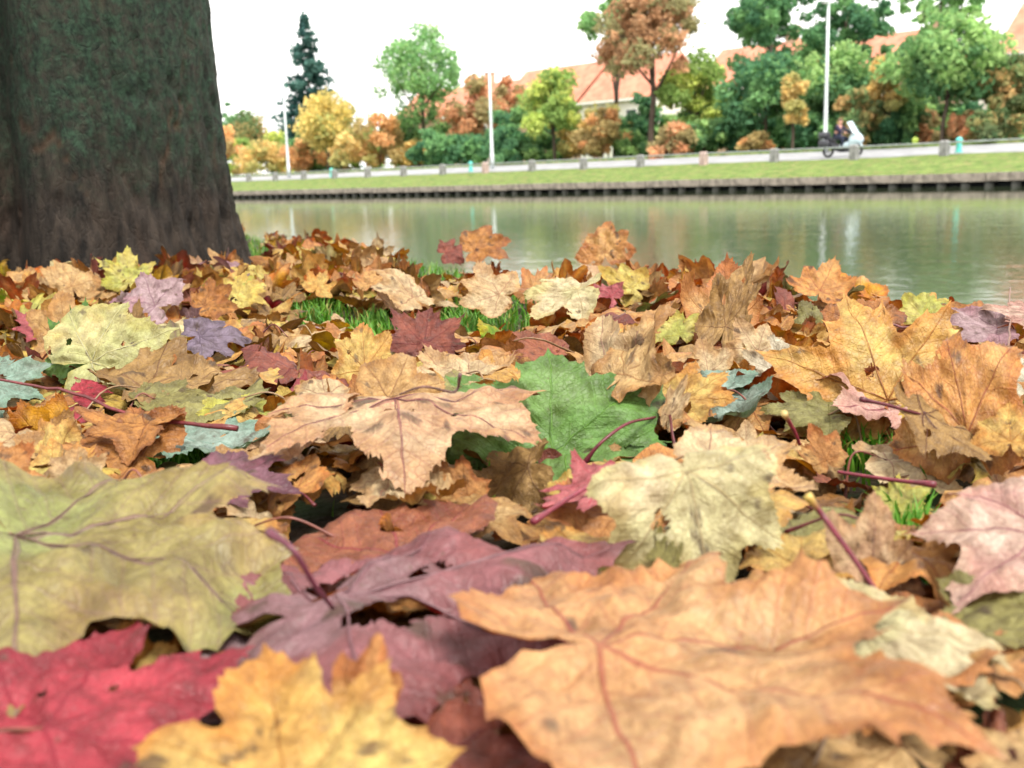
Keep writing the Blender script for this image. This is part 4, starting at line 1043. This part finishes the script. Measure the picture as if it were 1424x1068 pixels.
H('greenedge', (-20, 535, .05), (75, 500, .064), .45, 0, .9, 'n', 'blugrn', dict(wav=.05), 'the green leaf at the left edge', 'grey-green leaf cut by the left edge behind the long red stalk')
H('redsmall', (115, 545, .052), (158, 540, .058), .55, 0, .8, 'n', 'red', dict(), 'the little red leaf', 'little red leaf lying on the long red stalk')
H('brncurl', (205, 590, .050), (95, 572, .056), .45, 0, .7, 's', 'rust', dict(bend=((90, -1.5, .0),)), 'the rust curl', 'rust-brown curled leaf under the long red stalk')
H('brnfold', (195, 630, .034), (90, 585, .048), .55, 0, .9, 's', 'rust', dict(wav=.08), 'the rust leaf with a fold', 'rust leaf with a sharp fold above the big olive leaf')
H('palefan2', (100, 668, .044), (110, 618, .066), .7, 0, 1.0, 's', 'beige', dict(pleat=.4), 'the small pale fan', 'small pale pleated fan leaf above the big olive leaf')
H('orleft', (-20, 680, .05), (58, 600, .068), .6, 0, .9, 's', 'orange', dict(wav=.09), 'the orange-brown leaf at the left edge', 'orange-brown leaf cut by the left edge above the olive leaf')
H('orleft2', (-10, 700, .06), (85, 672, .062), .35, 0, 1.0, 's', 'tan', dict(wav=.06), 'the tan leaf at the left edge', 'tan leaf cut by the left edge touching the olive leaf')
H('darkred1', (410, 512, .045), (345, 535, .046), .45, 0, .9, 'n', 'darkred', dict(), 'the dark red leaf', 'dark red shaded leaf left of the hollow beige curl')
H('trunktan', (100, 398, .05), (76, 338, .115), .85, 0, .75, 's', 'tan', dict(wav=.09), 'the tan leaf on the trunk', 'tan leaf leaning upright against the tree trunk')
H('trunkyel', (178, 392, .05), (176, 346, .10), .85, 0, 1.1, 'n', 'lime', dict(wav=.06), 'the yellow leaf on the trunk', 'yellow maple leaf leaning against the tree trunk')
H('trunkfold', (215, 412, .06), (275, 392, .075), .5, 0, .8, 's', 'beige', dict(bend=((90, -1.3, .0),)), 'the folded beige leaf', 'folded beige leaf at the foot of the tree trunk')
H('yelflat', (330, 412, .05), (375, 390, .060), .5, 0, 1.2, 'n', 'yellow', dict(), 'the bright yellow leaf', 'bright yellow leaf right of the tree foot')
H('orng3', (285, 425, .055), (325, 398, .075), .6, 0, .9, 's', 'rust', dict(bend=((90, -.9, .1),)), 'the rust leaf by the trunk', 'rust leaf curled beside the bright yellow leaf')
H('redleft', (60, 455, .05), (20, 440, .062), .5, 0, .9, 'n', 'crimson', dict(), 'the crimson leaf at far left', 'crimson leaf near the left edge under the trunk')
# --- middle block
H('orgupright', (508, 512, .042), (500, 430, .105), .88, 0, .78, 's', 'gold', dict(pleat=.2, wav=.05, veins=('c8903c', .8)), 'the upright golden leaf', 'golden leaf with brown specks standing upright left of centre')
H('dkmaple', (590, 478, .042), (600, 412, .100), .80, -8, 1.05, 'n', 'darkred', dict(wav=.08), 'the dark red maple leaf', 'dark red maple leaf standing right of the upright golden leaf')
H('edgeorange', (842, 352, .05), (842, 300, .17), .95, -12, 1.0, 's', 'orange', dict(pleat=.25, wav=.06), 'the orange leaf against the water', 'orange leaf standing tall against the water at the bank edge')
H('edgerust', (660, 348, .06), (726, 322, .12), .7, 0, .8, 's', 'rust', dict(bend=((90, 1.8, .0),)), 'the rust curl at the bank edge', 'rust curled leaf at the bank edge left of the standing orange leaf')
H('edgered', (620, 352, .07), (655, 342, .10), .7, 0, .9, 'n', 'darkred', dict(), 'the dark red leaf at the bank edge', 'small dark red leaf at the bank edge')
H('yelcup', (880, 400, .05), (828, 376, .085), .6, 0, .8, 's', 'yellow', dict(), 'the yellow leaf below the standing orange one', 'yellow leaf below the standing orange leaf')
H('redpatch', (850, 412, .05), (812, 392, .080), .6, 0, .7, 'n', 'crimson', dict(), 'the crimson leaf of the middle distance', 'small crimson leaf under the yellow leaf in the middle distance')
H('palecurl', (805, 402, .07), (705, 412, .062), .45, 0, .7, 's', 'cream', dict(bend=((90, -1.2, .0),)), 'the pale green curl', 'pale green and cream curled leaf right of the grass patch')
H('beigefold', (695, 408, .06), (622, 388, .085), .6, 0, .8, 's', 'beige', dict(bend=((90, -1.3, .0),)), 'the beige fold in the middle distance', 'beige folded leaf above the main grass patch')
H('diagtan', (575, 412, .05), (520, 360, .12), .6, 25, .7, 's', 'beige', dict(bend=((90, -1.2, .1),)), 'the slanting beige leaf', 'long beige leaf slanting down to the right in the middle distance')
H('cupbeige', (852, 548, .060), (838, 468, .112), .80, -22, .95, 's', 'beige', dict(L=.072, pleat=.12, bend=((90, 1.0, .1), (-90, .5, .2)), veins=('a87a6a', .8)), 'the cupped beige leaf', 'cupped beige leaf with fine veins right of the green leaf')
H('spiketan', (868, 520, .075), (918, 428, .13), .75, -35, .55, 's', 'tan', dict(L=.072, bend=((90, 1.2, .0),)), 'the pointed tan leaf', 'pointed tan leaf rising out of the cupped beige leaf')
H('yelback', (850, 480, .06), (862, 438, .1), .8, 0, 1.0, 'n', 'gold', dict(), 'the golden leaf behind the cupped one', 'golden leaf behind the cupped beige leaf')
H('rustcup', (905, 578, .048), (838, 530, .072), .6, 20, .7, 's', 'rust', dict(bend=((90, 1.0, .1),)), 'the rust cup', 'rust-coloured cupped leaf where two dark red stalks meet')
H('orgstub', (915, 580, .048), (918, 536, .075), .75, 0, 1.0, 's', 'orange', dict(stalk=[(912, 580, .05), (870, 590, .055), (835, 615, .048), (812, 645, .035)], sc='8a3040', r=1.3), 'the small orange cup', 'small orange leaf with a dark red stalk beside the green leaf')
H('spikebeige', (930, 578, .05), (956, 515, .085), .7, 30, .4, 's', 'beige', dict(bend=((90, 1.6, 'all'),), stalk=[(932, 578, .05), (935, 605, .044), (942, 645, .034)], sc='7a3038', r=1.2), 'the beige spike', 'narrow beige folded leaf standing beside the small orange leaf')
H('yelside', (950, 556, .052), (1022, 514, .07), .5, 0, .7, 's', 'gold', dict(wav=.06), 'the yellow-orange leaf', 'yellow-orange leaf lying right of the beige spike')
H('paleblu', (1000, 545, .045), (935, 520, .05), .4, 0, .9, 's', 'blugrn', dict(), 'the pale blue-green leaf', 'pale blue-green leaf underneath the yellow-orange leaf')
H('stripe1', (985, 520, .05), (930, 480, .078), .6, 0, .9, 's', 'beige', dict(pleat=.3, bend=((0, -1.2, .2),)), 'the ribbed beige leaf', 'ribbed beige leaf left of the ribbed cream curl')
H('stripe2', (1100, 525, .05), (1015, 485, .078), .6, 0, .8, 's', 'white', dict(pleat=.3, bend=((90, -1.0, .1),)), 'the ribbed cream curl', 'ribbed cream leaf left of the big orange leaf')
H('brnmaple', (770, 492, .045), (712, 462, .07), .5, 0, .8, 'n', 'redbrn', dict(bend=((90, -1.2, .0),), stalk=[(715, 474, .075), (745, 470, .08), (800, 492, .05)], sc='b88a5a', r=1.0), 'the red-brown curl', 'red-brown curled leaf behind the upright green leaf')
H('lime1', (945, 465, .05), (938, 425, .09), .8, 0, 1.0, 'n', 'lime', dict(), 'the lime-yellow leaf', 'lime-yellow leaf in the middle distance right of centre')
# --- right block
H('bigorg2', (1236, 556, .046), (1192, 440, .118), .84, 8, 1.12, 'n', 'gold', dict(L=.088, pleat=.12, wav=.06, bend=((-95, .9, .35),), veins=('a8642c', .9)), 'the big orange leaf', 'big orange maple leaf standing upright at right')
H('bigorg3', (1250, 552, .046), (1302, 468, .105), .8, 4, .55, 'n', 'orange', dict(pleat=.2), 'the orange lobe', 'narrow orange lobe standing just right of the big orange leaf')
H('orgright', (1345, 600, .050), (1322, 486, .11), .72, 0, .62, 's', 'peach', dict(L=.085, pleat=.25, veins=('a8682c', .8)), 'the ribbed orange leaf', 'ribbed peach-orange leaf right of the big orange leaf')
H('tanright', (1284, 577, .060), (1412, 622, .040), .28, 0, .95, 's', 'khaki', dict(pleat=.16, wav=.05, bend=((90, -.7, .2),), veins=('6a3a3a', .9), stalk=[(1284, 577, .060), (1240, 565, .068), (1197, 555, .074)], sc='7a2838', r=1.2), 'the khaki leaf with the red stalk', 'khaki brown leaf with long dark red stalk at right')
H('pinkmid', (1285, 555, .044), (1130, 585, .040), .25, 0, .7, 's', 'pink', dict(pleat=.16, veins=('b04058', .8)), 'the pink leaf', 'pink leaf lying under the big orange leaf')
H('dkgreen', (1150, 575, .040), (1042, 568, .042), .35, 0, .7, 's', 'moss', dict(wav=.05), 'the moss-green leaf', 'moss-green leaf left of the pink leaf')
H('greyblu', (985, 560, .04), (1065, 580, .040), .3, 0, .8, 's', 'blugrn', dict(wav=.06), 'the grey-blue leaf', 'grey-blue leaf below the ribbed cream curl')
H('orgscrap', (1150, 640, .030), (1130, 600, .05), .7, 0, .8, 's', 'orange', dict(bend=((90, -1.0, .1),)), 'the dark orange scrap', 'dark orange leaf behind the pale fan leaf')
H('tanlow', (1235, 640, .032), (1365, 640, .030), .2, 0, .85, 's', 'beige', dict(wav=.1), 'the flat beige leaf', 'flat beige leaf lying below the khaki leaf at right')
H('yelsmall', (1250, 705, .030), (1250, 672, .046), .6, 0, .9, 'n', 'lime', dict(), 'the small lime leaf', 'small lime-yellow leaf above the upright tan fan')
H('tallfold', (1010, 455, .06), (1048, 350, .165), .85, -15, .5, 's', 'khaki', dict(pleat=.2, bend=((90, 1.8, .0), (-90, .8, .1))), 'the tall folded tan leaf', 'tall folded tan leaf standing against the water')
H('tallorg', (1005, 462, .05), (1010, 385, .13), .88, 0, .9, 's', 'orange', dict(L=.075, pleat=.12), 'the orange leaf below the tall fold', 'orange leaf standing in front of the tall folded tan leaf')
H('tanflt2', (1055, 490, .055), (1020, 440, .1), .75, 0, .9, 's', 'beige', dict(), 'the beige leaf under the tall fold', 'beige leaf leaning below the tall folded tan leaf')
H('orgwat1', (1140, 405, .06), (1160, 362, .115), .8, 0, 1.1, 's', 'peach', dict(bend=((0, -.8, .3),)), 'the peach leaf at the water', 'peach-orange leaf at the bank edge right of the tall fold')
H('rustpeak', (1190, 452, .05), (1240, 384, .13), .8, 0, .8, 's', 'rust', dict(pleat=.25), 'the pointed rust leaf', 'pointed rust leaf behind the big orange leaf')
H('palegrn', (1285, 440, .05), (1292, 392, .10), .8, 0, .9, 's', 'lime', dict(), 'the pale lime leaf', 'pale lime leaf near the bank edge at right')
H('mauver', (1385, 455, .06), (1295, 440, .07), .4, 0, .8, 's', 'mauve', dict(wav=.08), 'the mauve leaf at right', 'greyish mauve leaf near the bank edge at right')
H('pinkr', (1440, 440, .07), (1365, 424, .085), .5, 0, .6, 's', 'pink', dict(), 'the pink leaf by the water', 'pink leaf cut by the right edge near the water')
H('whitegrn', (1405, 528, .05), (1330, 492, .07), .5, 0, .8, 's', 'white', dict(bend=((90, -.7, .1),), veins=('8a9a7a', .8)), 'the whitish leaf', 'whitish green-veined leaf at right beside grass')
H('orgedge', (1405, 612, .05), (1402, 552, .08), .75, 0, .9, 's', 'gold', dict(), 'the golden leaf at the right edge', 'golden leaf standing at the right edge')
H('oryel', (440, 402, .06), (455, 378, .10), .75, 0, 1.0, 'n', 'gold', dict(), 'the golden leaf of the middle distance', 'golden leaf in the middle distance right of the tree')
H('orpatch', (515, 395, .06), (512, 368, .10), .75, 0, 1.2, 'n', 'orange', dict(), 'the orange leaf of the middle distance', 'orange leaf at the slanting beige leaf')

def pt(p, ref=None):
    if len(p) == 3 and not isinstance(p[2], str): return at_z(p[0], p[1], p[2])
leaf_objs = []       # (object, pixel x, pixel y, colour word)
hero_pts = []
def stalk_mesh(path, r0, r1, col, n=16, sides=7, c_end=None):
    P = catmull(path, n); ln = np.linalg.norm(P[-1] - P[0])
    P = P + ln * .010 * np.c_[vn(P * 60 + 3, 3), vn(P * 60 + 13, 4), vn(P * 60 + 23, 5)] * np.sin(np.linspace(0, math.pi, n))[:, None]
    rr = np.linspace(r0, r1, n); rr[-2:] *= 1.45; rr[-3] *= 1.2
    V, Fc = tube(P, rr, sides)
    c = np.repeat(A(col, 1.0)[None], len(V), 0) * (.55 + .35 * np.random.RandomState(len(V)).rand(len(V), 1))
    if c_end is not None:
        f = np.clip(np.repeat(np.linspace(0, 1, n), sides) * 4.5 - 3.6, 0, 1)[:, None]; c = c * (1 - f) + A(c_end) * f
    return mesh_from('stalk', V, *poly(Fc), cols={'front': c})
def finish(me, origin):
    n = len(me.vertices); co = np.empty(n * 3, np.float32); me.vertices.foreach_get('co', co)
    co = (co.reshape(-1, 3) - np.asarray(origin, np.float32)); me.vertices.foreach_set('co', co.ravel()); me.update()
def add_leaf(lf, pal, label, stalk=None, sc=None, sr=.9, veins=None, group=None):
    me = mesh_from('maple_leaf', lf.V, *lf.top, cols=lf.cols, uv=lf.uv); finish(me, lf.B)
    o = link('maple_leaf', me, LEAF); o.location = lf.B
    tag(o, label, 'leaf', group)
    if stalk is not None:
        sm = stalk_mesh(stalk, .00062 * sr, .00095 * sr, sc or 'a86a52'); finish(sm, lf.B); link('stalk', sm, STALK, o)
    if veins:
        for a in VAX:
            P = lf.vein_path(a) + lf.fr[2] * .0003
            r = np.linspace(.00036, .00009, len(P)) * veins[1] * (lf.L / .09)
            V, Fc = tube(P, r, 6)
            vm = mesh_from('vein', V, *poly(Fc), cols={'front': np.repeat(A(veins[0], 1.0)[None] * .85, len(V), 0)}); finish(vm, lf.B)
            link('vein', vm, STALK, o)
    return o
def near_label(s): return s
marks = []
for i, (key, B, T, w, roll, wid, kind, pal, o, short, label) in enumerate(HEROES):
    rs = np.random.RandomState(1000 + i * 13)
    b = at_z(B[0], B[1], B[2]); 
    d0 = (b - CAM) @ FV
    t = at_z(T[0], T[1], T[2]) if horizon(T[0]) + 4 < T[1] and T[2] < CAM_Z - .01 else at_d(T[0], T[1], d0)
    # a standing leaf: keep the tip near the base's distance
    if w >= .5: t = at_d(T[0], T[1], d0 + (.02 if w > .7 else .01) + .25 * (1 - w) * np.linalg.norm(at_d(T[0], T[1], d0) - b))
    tc = CAM - b; tc /= np.linalg.norm(tc)
    nref = UP * (1 - w) + tc * w
    if w >= .45 and 'L' not in o: o['L'] = float(np.clip(np.linalg.norm(t - b) * .98, .026, .085))
    if w >= .45 and 'bend' not in o: o['bend'] = ((180, -3.0, .06), (rs.choice([90, -90, 50, -50]), rs.choice([-1, 1]) * rs.uniform(.6, 1.5), rs.uniform(.05, .3)), (rs.choice([0, 25, -25]), rs.choice([-1, -1, 1]) * rs.uniform(.4, 1.4), rs.uniform(.35, .6)))
    big_ = np.linalg.norm(t - b) > .06
    if big_: o.setdefault('quilt', .008)
    o.setdefault('crump', .045); o.setdefault('ruf', .14); o.setdefault('edge', rs.uniform(-.4, .4))
    lf = Leaf(rs, kind, b, t, nref, roll, wid, o).make(3, 26 if big_ else 14).paint(PAL[pal]).wear(o.get('wear', rs.uniform(-.05, .18)))
    st = o.get('stalk')
    if st: st = [at_z(*p) for p in st]
    elif lf.L > .05 and w < .42:
        y = lf.fr[1]; q = rs.uniform(.5, .9) * lf.L
        e = b - y * q + np.array([rs.normal() * .01, rs.normal() * .01, 0]); e[2] = max(.008, b[2] - rs.uniform(.015, .04))
        st = [lf.V[0], b - y * q * .45 + UP * .004, e]
    o_ = add_leaf(lf, pal, label, st, o.get('sc', 'a8604e' if rs.rand() < .5 else 'b8926a'), o.get('r', .9), o.get('veins'), 'fallen maple leaves')
    px, py, dd = project(lf.V)
    hero_pts.append((px, py, dd))
    marks.append((float(np.mean(px)), float(np.mean(py)), short))
    if lf.L < .035 or lf.L > .16: print('HERO L', key, round(lf.L, 3))

# loose stalks
def loose(path, col, cend, r, label):
    P = [at_z(*p) for p in path]
    me = stalk_mesh(P, .00070 * r, .00105 * r, col, 20, 8, cend); finish(me, P[0])
    o = link('leaf_stalk', me, STALK); o.location = P[0]; tag(o, label, 'leaf stalk', 'loose leaf stalks')
loose([(1240, 852, .046), (1185, 775, .058), (1150, 725, .066), (1122, 688, .076)], '8e2c3e', 'd8c078', 1.25, 'long dark red stalk with yellow end rising behind the peach-orange leaf')
loose([(1112, 618, .052), (1104, 598, .062), (1090, 574, .074)], 'a83048', 'd9c690', 1.3, 'short red stalk with yellow end sticking out of the pale fan leaf')
loose([(1165, 656, .040), (1215, 664, .040), (1300, 674, .044)], 'a84254', None, 1.2, 'pinkish red stalk lying over grass left of the big pink leaf')
loose([(-20, 524, .066), (90, 545, .062), (200, 580, .052), (330, 596, .046)], '963c40', None, 1.4, 'long red stalk crossing the left side below the yellow-green leaf')
loose([(1222, 450, .062), (1270, 458, .066), (1340, 487, .058)], 'a0343a', None, 1.4, 'red stalk arching behind the big orange leaf')
loose([(1405, 400, .075), (1400, 470, .065), (1388, 520, .05)], '9a5a30', None, 1.0, 'thin brown stalk standing in grass at the right edge')

# screen buffer of the placed leaves, so that scattered ones do not lie across them
CELL = 6
GWc, GHc = int(W0 / CELL) + 1, int(H0 / CELL) + 1
zb = np.full((GHc, GWc), np.inf)
for px, py, dd in hero_pts:
    ix, iy = (px / CELL).astype(int), (py / CELL).astype(int); ok = (ix >= 0) & (ix < GWc) & (iy >= 0) & (iy < GHc)
    np.minimum.at(zb, (iy[ok], ix[ok]), dd[ok])
GRASSY = [(520, 452, 36, 20), (690, 432, 85, 28), (605, 372, 70, 18), (735, 385, 60, 14), (440, 432, 45, 22), (350, 345, 28, 30), (1212, 618, 62, 28), (660, 660, 45, 20), (235, 622, 75, 18), (1392, 575, 40, 50), (770, 520, 50, 16), (1260, 790, 20, 30), (640, 445, 40, 20), (1255, 490, 22, 26), (850, 850, 30, 30)]
def in_grass(px, py, k=1.0):
    return any(((px - a) / (c * k)) ** 2 + ((py - b) / (d * k)) ** 2 < 1 for a, b, c, d in GRASSY)
TC = np.array([-1.08, 2.50])            # tree foot
rs = np.random.RandomState(77)
cands = []; grid = {}
FILLPAL = ['tan'] * 5 + ['beige'] * 6 + ['orange'] * 10 + ['gold'] * 8 + ['rust'] * 4 + ['khaki'] * 2 + ['peach'] * 6 + ['yellow'] * 6 + ['lime'] * 2 + ['red'] + ['crimson'] + ['darkred'] * 1 + ['redbrn'] * 2 + ['olive'] * 1 + ['pinkbei'] * 3 + ['mauve'] * 1 + ['cream'] * 2 + ['moss']
for k in range(21000):
    dep = math.sqrt(rs.uniform(.30 ** 2, 6.2 ** 2)) if rs.rand() < .75 else rs.uniform(.3, 2.2)
    x = rs.uniform(-.62, .62) * (dep + .2); y = dep
    d = edge_d(x, y)
    if d > .10: continue
    if math.hypot(x - TC[0], y - TC[1]) < .50: continue
    px, py, _ = project(np.array([[x, y, .03]])); px, py = px[0], py[0]
    if px < -60 or px > W0 + 60 or py > 1120: continue
    if in_grass(px, py, .9) and rs.rand() < .80: continue
    rad = .021 if dep < 1.6 else .027 if dep < 2.6 else .038
    gk = (int(x / rad), int(y / rad))
    if grid.get(gk, 0) >= (2 if dep < 3 else 1): continue
    grid[gk] = grid.get(gk, 0) + 1
    cands.append((x, y, dep, px, py))
print('candidates', len(cands))
Hm = {}
made = []
for j, (x, y, dep, px, py) in enumerate(cands):
    r1 = np.random.RandomState(5000 + j)
    L = r1.uniform(.032, .064) * (1.0 if dep > .6 else .9)
    hk = (int(x / .04), int(y / .04)); h = Hm.get(hk, 0.0)
    up = r1.rand() < (.16 if dep < .9 else .34)
    z = ground_z(np.array([x]), np.array([y]))[0] + .006 + min(h, .028) * r1.uniform(.6, 1.1)
    yaw = r1.uniform(0, 2 * math.pi); pit = r1.uniform(-.15, .4) if not up else r1.uniform(.7, 1.35)
    if up: pit = min(pit, 1.3)
    T = np.array([math.cos(yaw) * math.cos(pit), math.sin(yaw) * math.cos(pit), math.sin(pit)])
    n = UP + r1.normal(size=3) * (.28 if not up else .6)
    o = dict(pleat=r1.uniform(.08, .3), wav=r1.uniform(.05, .14), crump=r1.uniform(.03, .075), cup=r1.uniform(-.25, .12), ruf=r1.uniform(.06, .22))
    bd = []
    if r1.rand() < .9: bd.append((r1.choice([90, -90, 60, -60]), r1.choice([-1, -1, 1]) * r1.uniform(.9, 3.4), r1.uniform(-.1, .25)))
    if r1.rand() < .7: bd.append((r1.choice([0, 30, -30, -120, 150]), r1.choice([-1, -1, 1]) * r1.uniform(.5, 2.8), r1.uniform(.0, .4)))
    if r1.rand() < .3: bd.append((r1.choice([-90, 90]), r1.uniform(-2.5, 2.0), r1.uniform(.0, .3)))
    o['bend'] = bd
    b = np.array([x, y, z]) - T * L * (.45 if not up else .1)
    lf = Leaf(r1, 'n' if r1.rand() < .22 else 's', b, b + T * L, n, r1.uniform(-20, 20), r1.uniform(.75, 1.15), o)
    lf.make(1, 3 if dep < .9 else 2)
    low = np.percentile(lf.V[:, 2], 12); gz = z - .004
    dz = gz - low; lf.B = lf.B + UP * dz; lf.V[:, 2] += dz
    if lf.V[:, 2].max() > (.055 if dep < .7 else .070 if dep < 1.2 else .095): continue
    qx, qy, qd = project(lf.V)
    ix, iy = (qx / CELL).astype(int), (qy / CELL).astype(int); ok = (ix >= 0) & (ix < GWc) & (iy >= 0) & (iy < GHc)
    if ok.sum() < 6: continue
    if qd.min() < .22: continue
    cov = np.mean(qd[ok] < zb[iy[ok], ix[ok]] - .004) if ok.any() else 0
    fr = np.mean((qd[ok] < zb[iy[ok], ix[ok]] - .004) & np.isfinite(zb[iy[ok], ix[ok]]))
    if fr > .05: continue
    vis = np.mean(~np.isfinite(zb[iy[ok], ix[ok]]))
    gy = np.mean([in_grass(a_, b_, .8) for a_, b_ in zip(qx[::23], qy[::23])])
    if gy > .12 and r1.rand() < .95: continue
    for a in (-1, 0, 1):
        for c in (-1, 0, 1):
            kk = (hk[0] + a, hk[1] + c); Hm[kk] = Hm.get(kk, 0) + .004
    area = (np.percentile(qx[ok], 90) - np.percentile(qx[ok], 10)) * (np.percentile(qy[ok], 90) - np.percentile(qy[ok], 10)) * (vis + .05)
    # colour by place: more orange towards the water on the right, more tan near
    pal = (['orange', 'gold', 'peach', 'orange', 'tan', 'rust', 'beige'] if px > 640 else ['tan', 'beige', 'yellow', 'khaki', 'orange', 'gold'])[r1.randint(6)] if r1.rand() < .5 else FILLPAL[r1.randint(len(FILLPAL))]
    if not up and min(h, .028) < .012 and r1.rand() < .45: pal = ['brown', 'brown', 'khaki', 'rust', 'darkred', 'moss', 'redbrn'][r1.randint(7)]  # bottom leaves are wetter and browner; the dark tones also paint shade into gaps
    made.append((area, j, lf, pal, o, float(np.mean(qx)), float(np.mean(qy)), up, bd))
made.sort(key=lambda m: -m[0])
print('scattered leaves', len(made))
NAMED = 300 - len(HEROES)
used = set(h[-1] for h in HEROES)
def side_phrase(px, py, rank):
    ms = sorted(marks, key=lambda m: (m[0] - px) ** 2 + ((m[1] - py) * 1.6) ** 2)
    m = ms[rank]; dx, dy = px - m[0], (py - m[1]) * 1.4
    if abs(dx) > 2.2 * abs(dy): w_ = 'right of' if dx > 0 else 'left of'
    elif abs(dy) > 2.2 * abs(dx): w_ = 'in front of' if dy > 0 else 'just behind'
    else: w_ = ('front right of' if dx > 0 else 'front left of') if dy > 0 else ('back right of' if dx > 0 else 'back left of')
    return w_ + ' ' + m[2]
parts = {'V': [], 'L': [], 'S': [], 'T': [], 'front': [], 'under': [], 'vein': [], 'uv': []}; off = 0; lo = 0
nn = 0
for area, j, lf, pal, o, qx, qy, up, bd in made:
    word = PAL[pal][7]
    big = area > 2200
    if nn < NAMED:
        curl = 'curled ' if any(abs(b[1]) > 1.3 for b in bd) else ''
        pose = 'propped up' if up else 'lying'
        lab = None
        for rank in range(12):
            for sz in ('', 'small ' if not big else 'large '):
                c = f"{sz}{curl}{word} leaf {pose} {side_phrase(qx, qy, rank)}"
                if c not in used: lab = c; break
            if lab: break
        if lab and len(lab.split()) <= 16:
            used.add(lab)
            lf.rs = np.random.RandomState(9000 + j)
            lf.make(2, 9).paint(PAL[pal]).wear(lf.rs.uniform(-.1, .2))
            st = None
            if lf.rs.rand() < .7:
                y = lf.fr[1]; q = lf.rs.uniform(.5, 1.0) * lf.L; bb = lf.V[0]
                e = bb - y * q; e[2] = max(.006, min(e[2], bb[2] + .01))
                st = [bb, bb - y * q * .5 + UP * lf.rs.uniform(.0, .012), e]
            add_leaf(lf, pal, lab, st, ['a8604e', 'b8926a', '8a3a40', 'c8a878'][lf.rs.randint(4)], .8, None, 'fallen maple leaves'); nn += 1
            continue
    lf.paint(PAL[pal])
    L_, S_, T_ = lf.top
    parts['V'].append(lf.V); parts['L'].append(L_ + off); parts['S'].append(S_ + lo); parts['T'].append(T_)
    for c in ('front', 'under', 'vein'): parts[c].append(lf.cols[c])
    parts['uv'].append(lf.uv); off += len(lf.V); lo += len(L_)
me = mesh_from('leaf_litter', np.vstack(parts['V']), np.concatenate(parts['L']), np.concatenate(parts['S']), np.concatenate(parts['T']), {c: np.vstack(parts[c]) for c in ('front', 'under', 'vein')}, np.vstack(parts['uv']))
ol = link('leaf_litter', me, LEAF); tag(ol, 'carpet of small dry leaves covering the bank between the larger ones', 'leaf litter', kind='stuff')
print('named leaves', nn, 'litter', len(parts['V']))

# ------------------------------------------------------------------ grass
def grass():
    rs = np.random.RandomState(5); P = []; 
    def put(x, y, h, n):
        return None
    pts = []
    for k in range(26000):
        dep = math.sqrt(rs.uniform(.3 ** 2, 6.0 ** 2)); x = rs.uniform(-.6, .6) * (dep + .2); y = dep
        if edge_d(x, y) > .12 or math.hypot(x - TC[0], y - TC[1]) < .42: continue
        px, py, _ = project(np.array([[x, y, .02]]))
        g = in_grass(px[0], py[0], 1.1)
        if not g and rs.rand() > .10: continue
        pts.append((x, y, g))
    for a, b, c, d in GRASSY:                                # dense tufts where the turf shows
        dep = .18 * F / max(b - horizon(a), 20)
        for k in range(480):
            q = rs.normal(size=2) * .62
            p = at_z(a + q[0] * c, b + q[1] * d + 4, .012)
            if math.hypot(p[0] - TC[0], p[1] - TC[1]) < .42: continue
            pts.append((p[0], p[1], True))
    n = len(pts); xy = np.array([(p[0], p[1]) for p in pts]); z = ground_z(xy[:, 0], xy[:, 1])
    dep = xy[:, 1]
    h = rs.uniform(.012, .036, n) * np.where(np.array([p[2] for p in pts]), 1.0, .85); w = rs.uniform(.0009, .0017, n)
    th = rs.uniform(0, 2 * math.pi, n); lean = rs.uniform(.1, .9, n)
    d = np.c_[np.cos(th), np.sin(th)]; s = np.c_[-d[:, 1], d[:, 0]]
    V = np.empty((n, 7, 3))
    for k, f in enumerate((0, .4, .75)):
        c = np.c_[xy + d * (lean * h * f * f)[:, None], z + h * f * (1 - .25 * lean * f)]
        ww = w * (1 - .55 * f)
        V[:, 2 * k] = c; V[:, 2 * k + 1] = c
        V[:, 2 * k, :2] -= s * ww[:, None]; V[:, 2 * k + 1, :2] += s * ww[:, None]
    V[:, 6] = np.c_[xy + d * (lean * h)[:, None], z + h * (1 - .25 * lean)]
    base = np.arange(n)[:, None] * 7
    q1 = base + np.array([[0, 1, 3, 2]]); q2 = base + np.array([[2, 3, 5, 4]]); t3 = base + np.array([[4, 5, 6]])
    loops = np.concatenate([q1.ravel(), q2.ravel(), t3.ravel()]); tot = np.concatenate([np.full(2 * n, 4), np.full(n, 3)])
    st = np.concatenate(([0], np.cumsum(tot)[:-1]))
    g1, g2, g3 = A('4a8a34'), A('8ab858'), A('b8b070')
    f = rs.rand(n, 1); c = g1 * (1 - f) + g2 * f; dry = rs.rand(n) < .08; c[dry] = g3
    o = link('grass', mesh_from('grass', V.reshape(-1, 3), loops, st, tot, {'front': np.repeat(c, 7, 0)}), GRASS)
    tag(o, 'short green grass growing between the fallen leaves', 'grass', kind='stuff')
    print('grass blades', n)
grass()
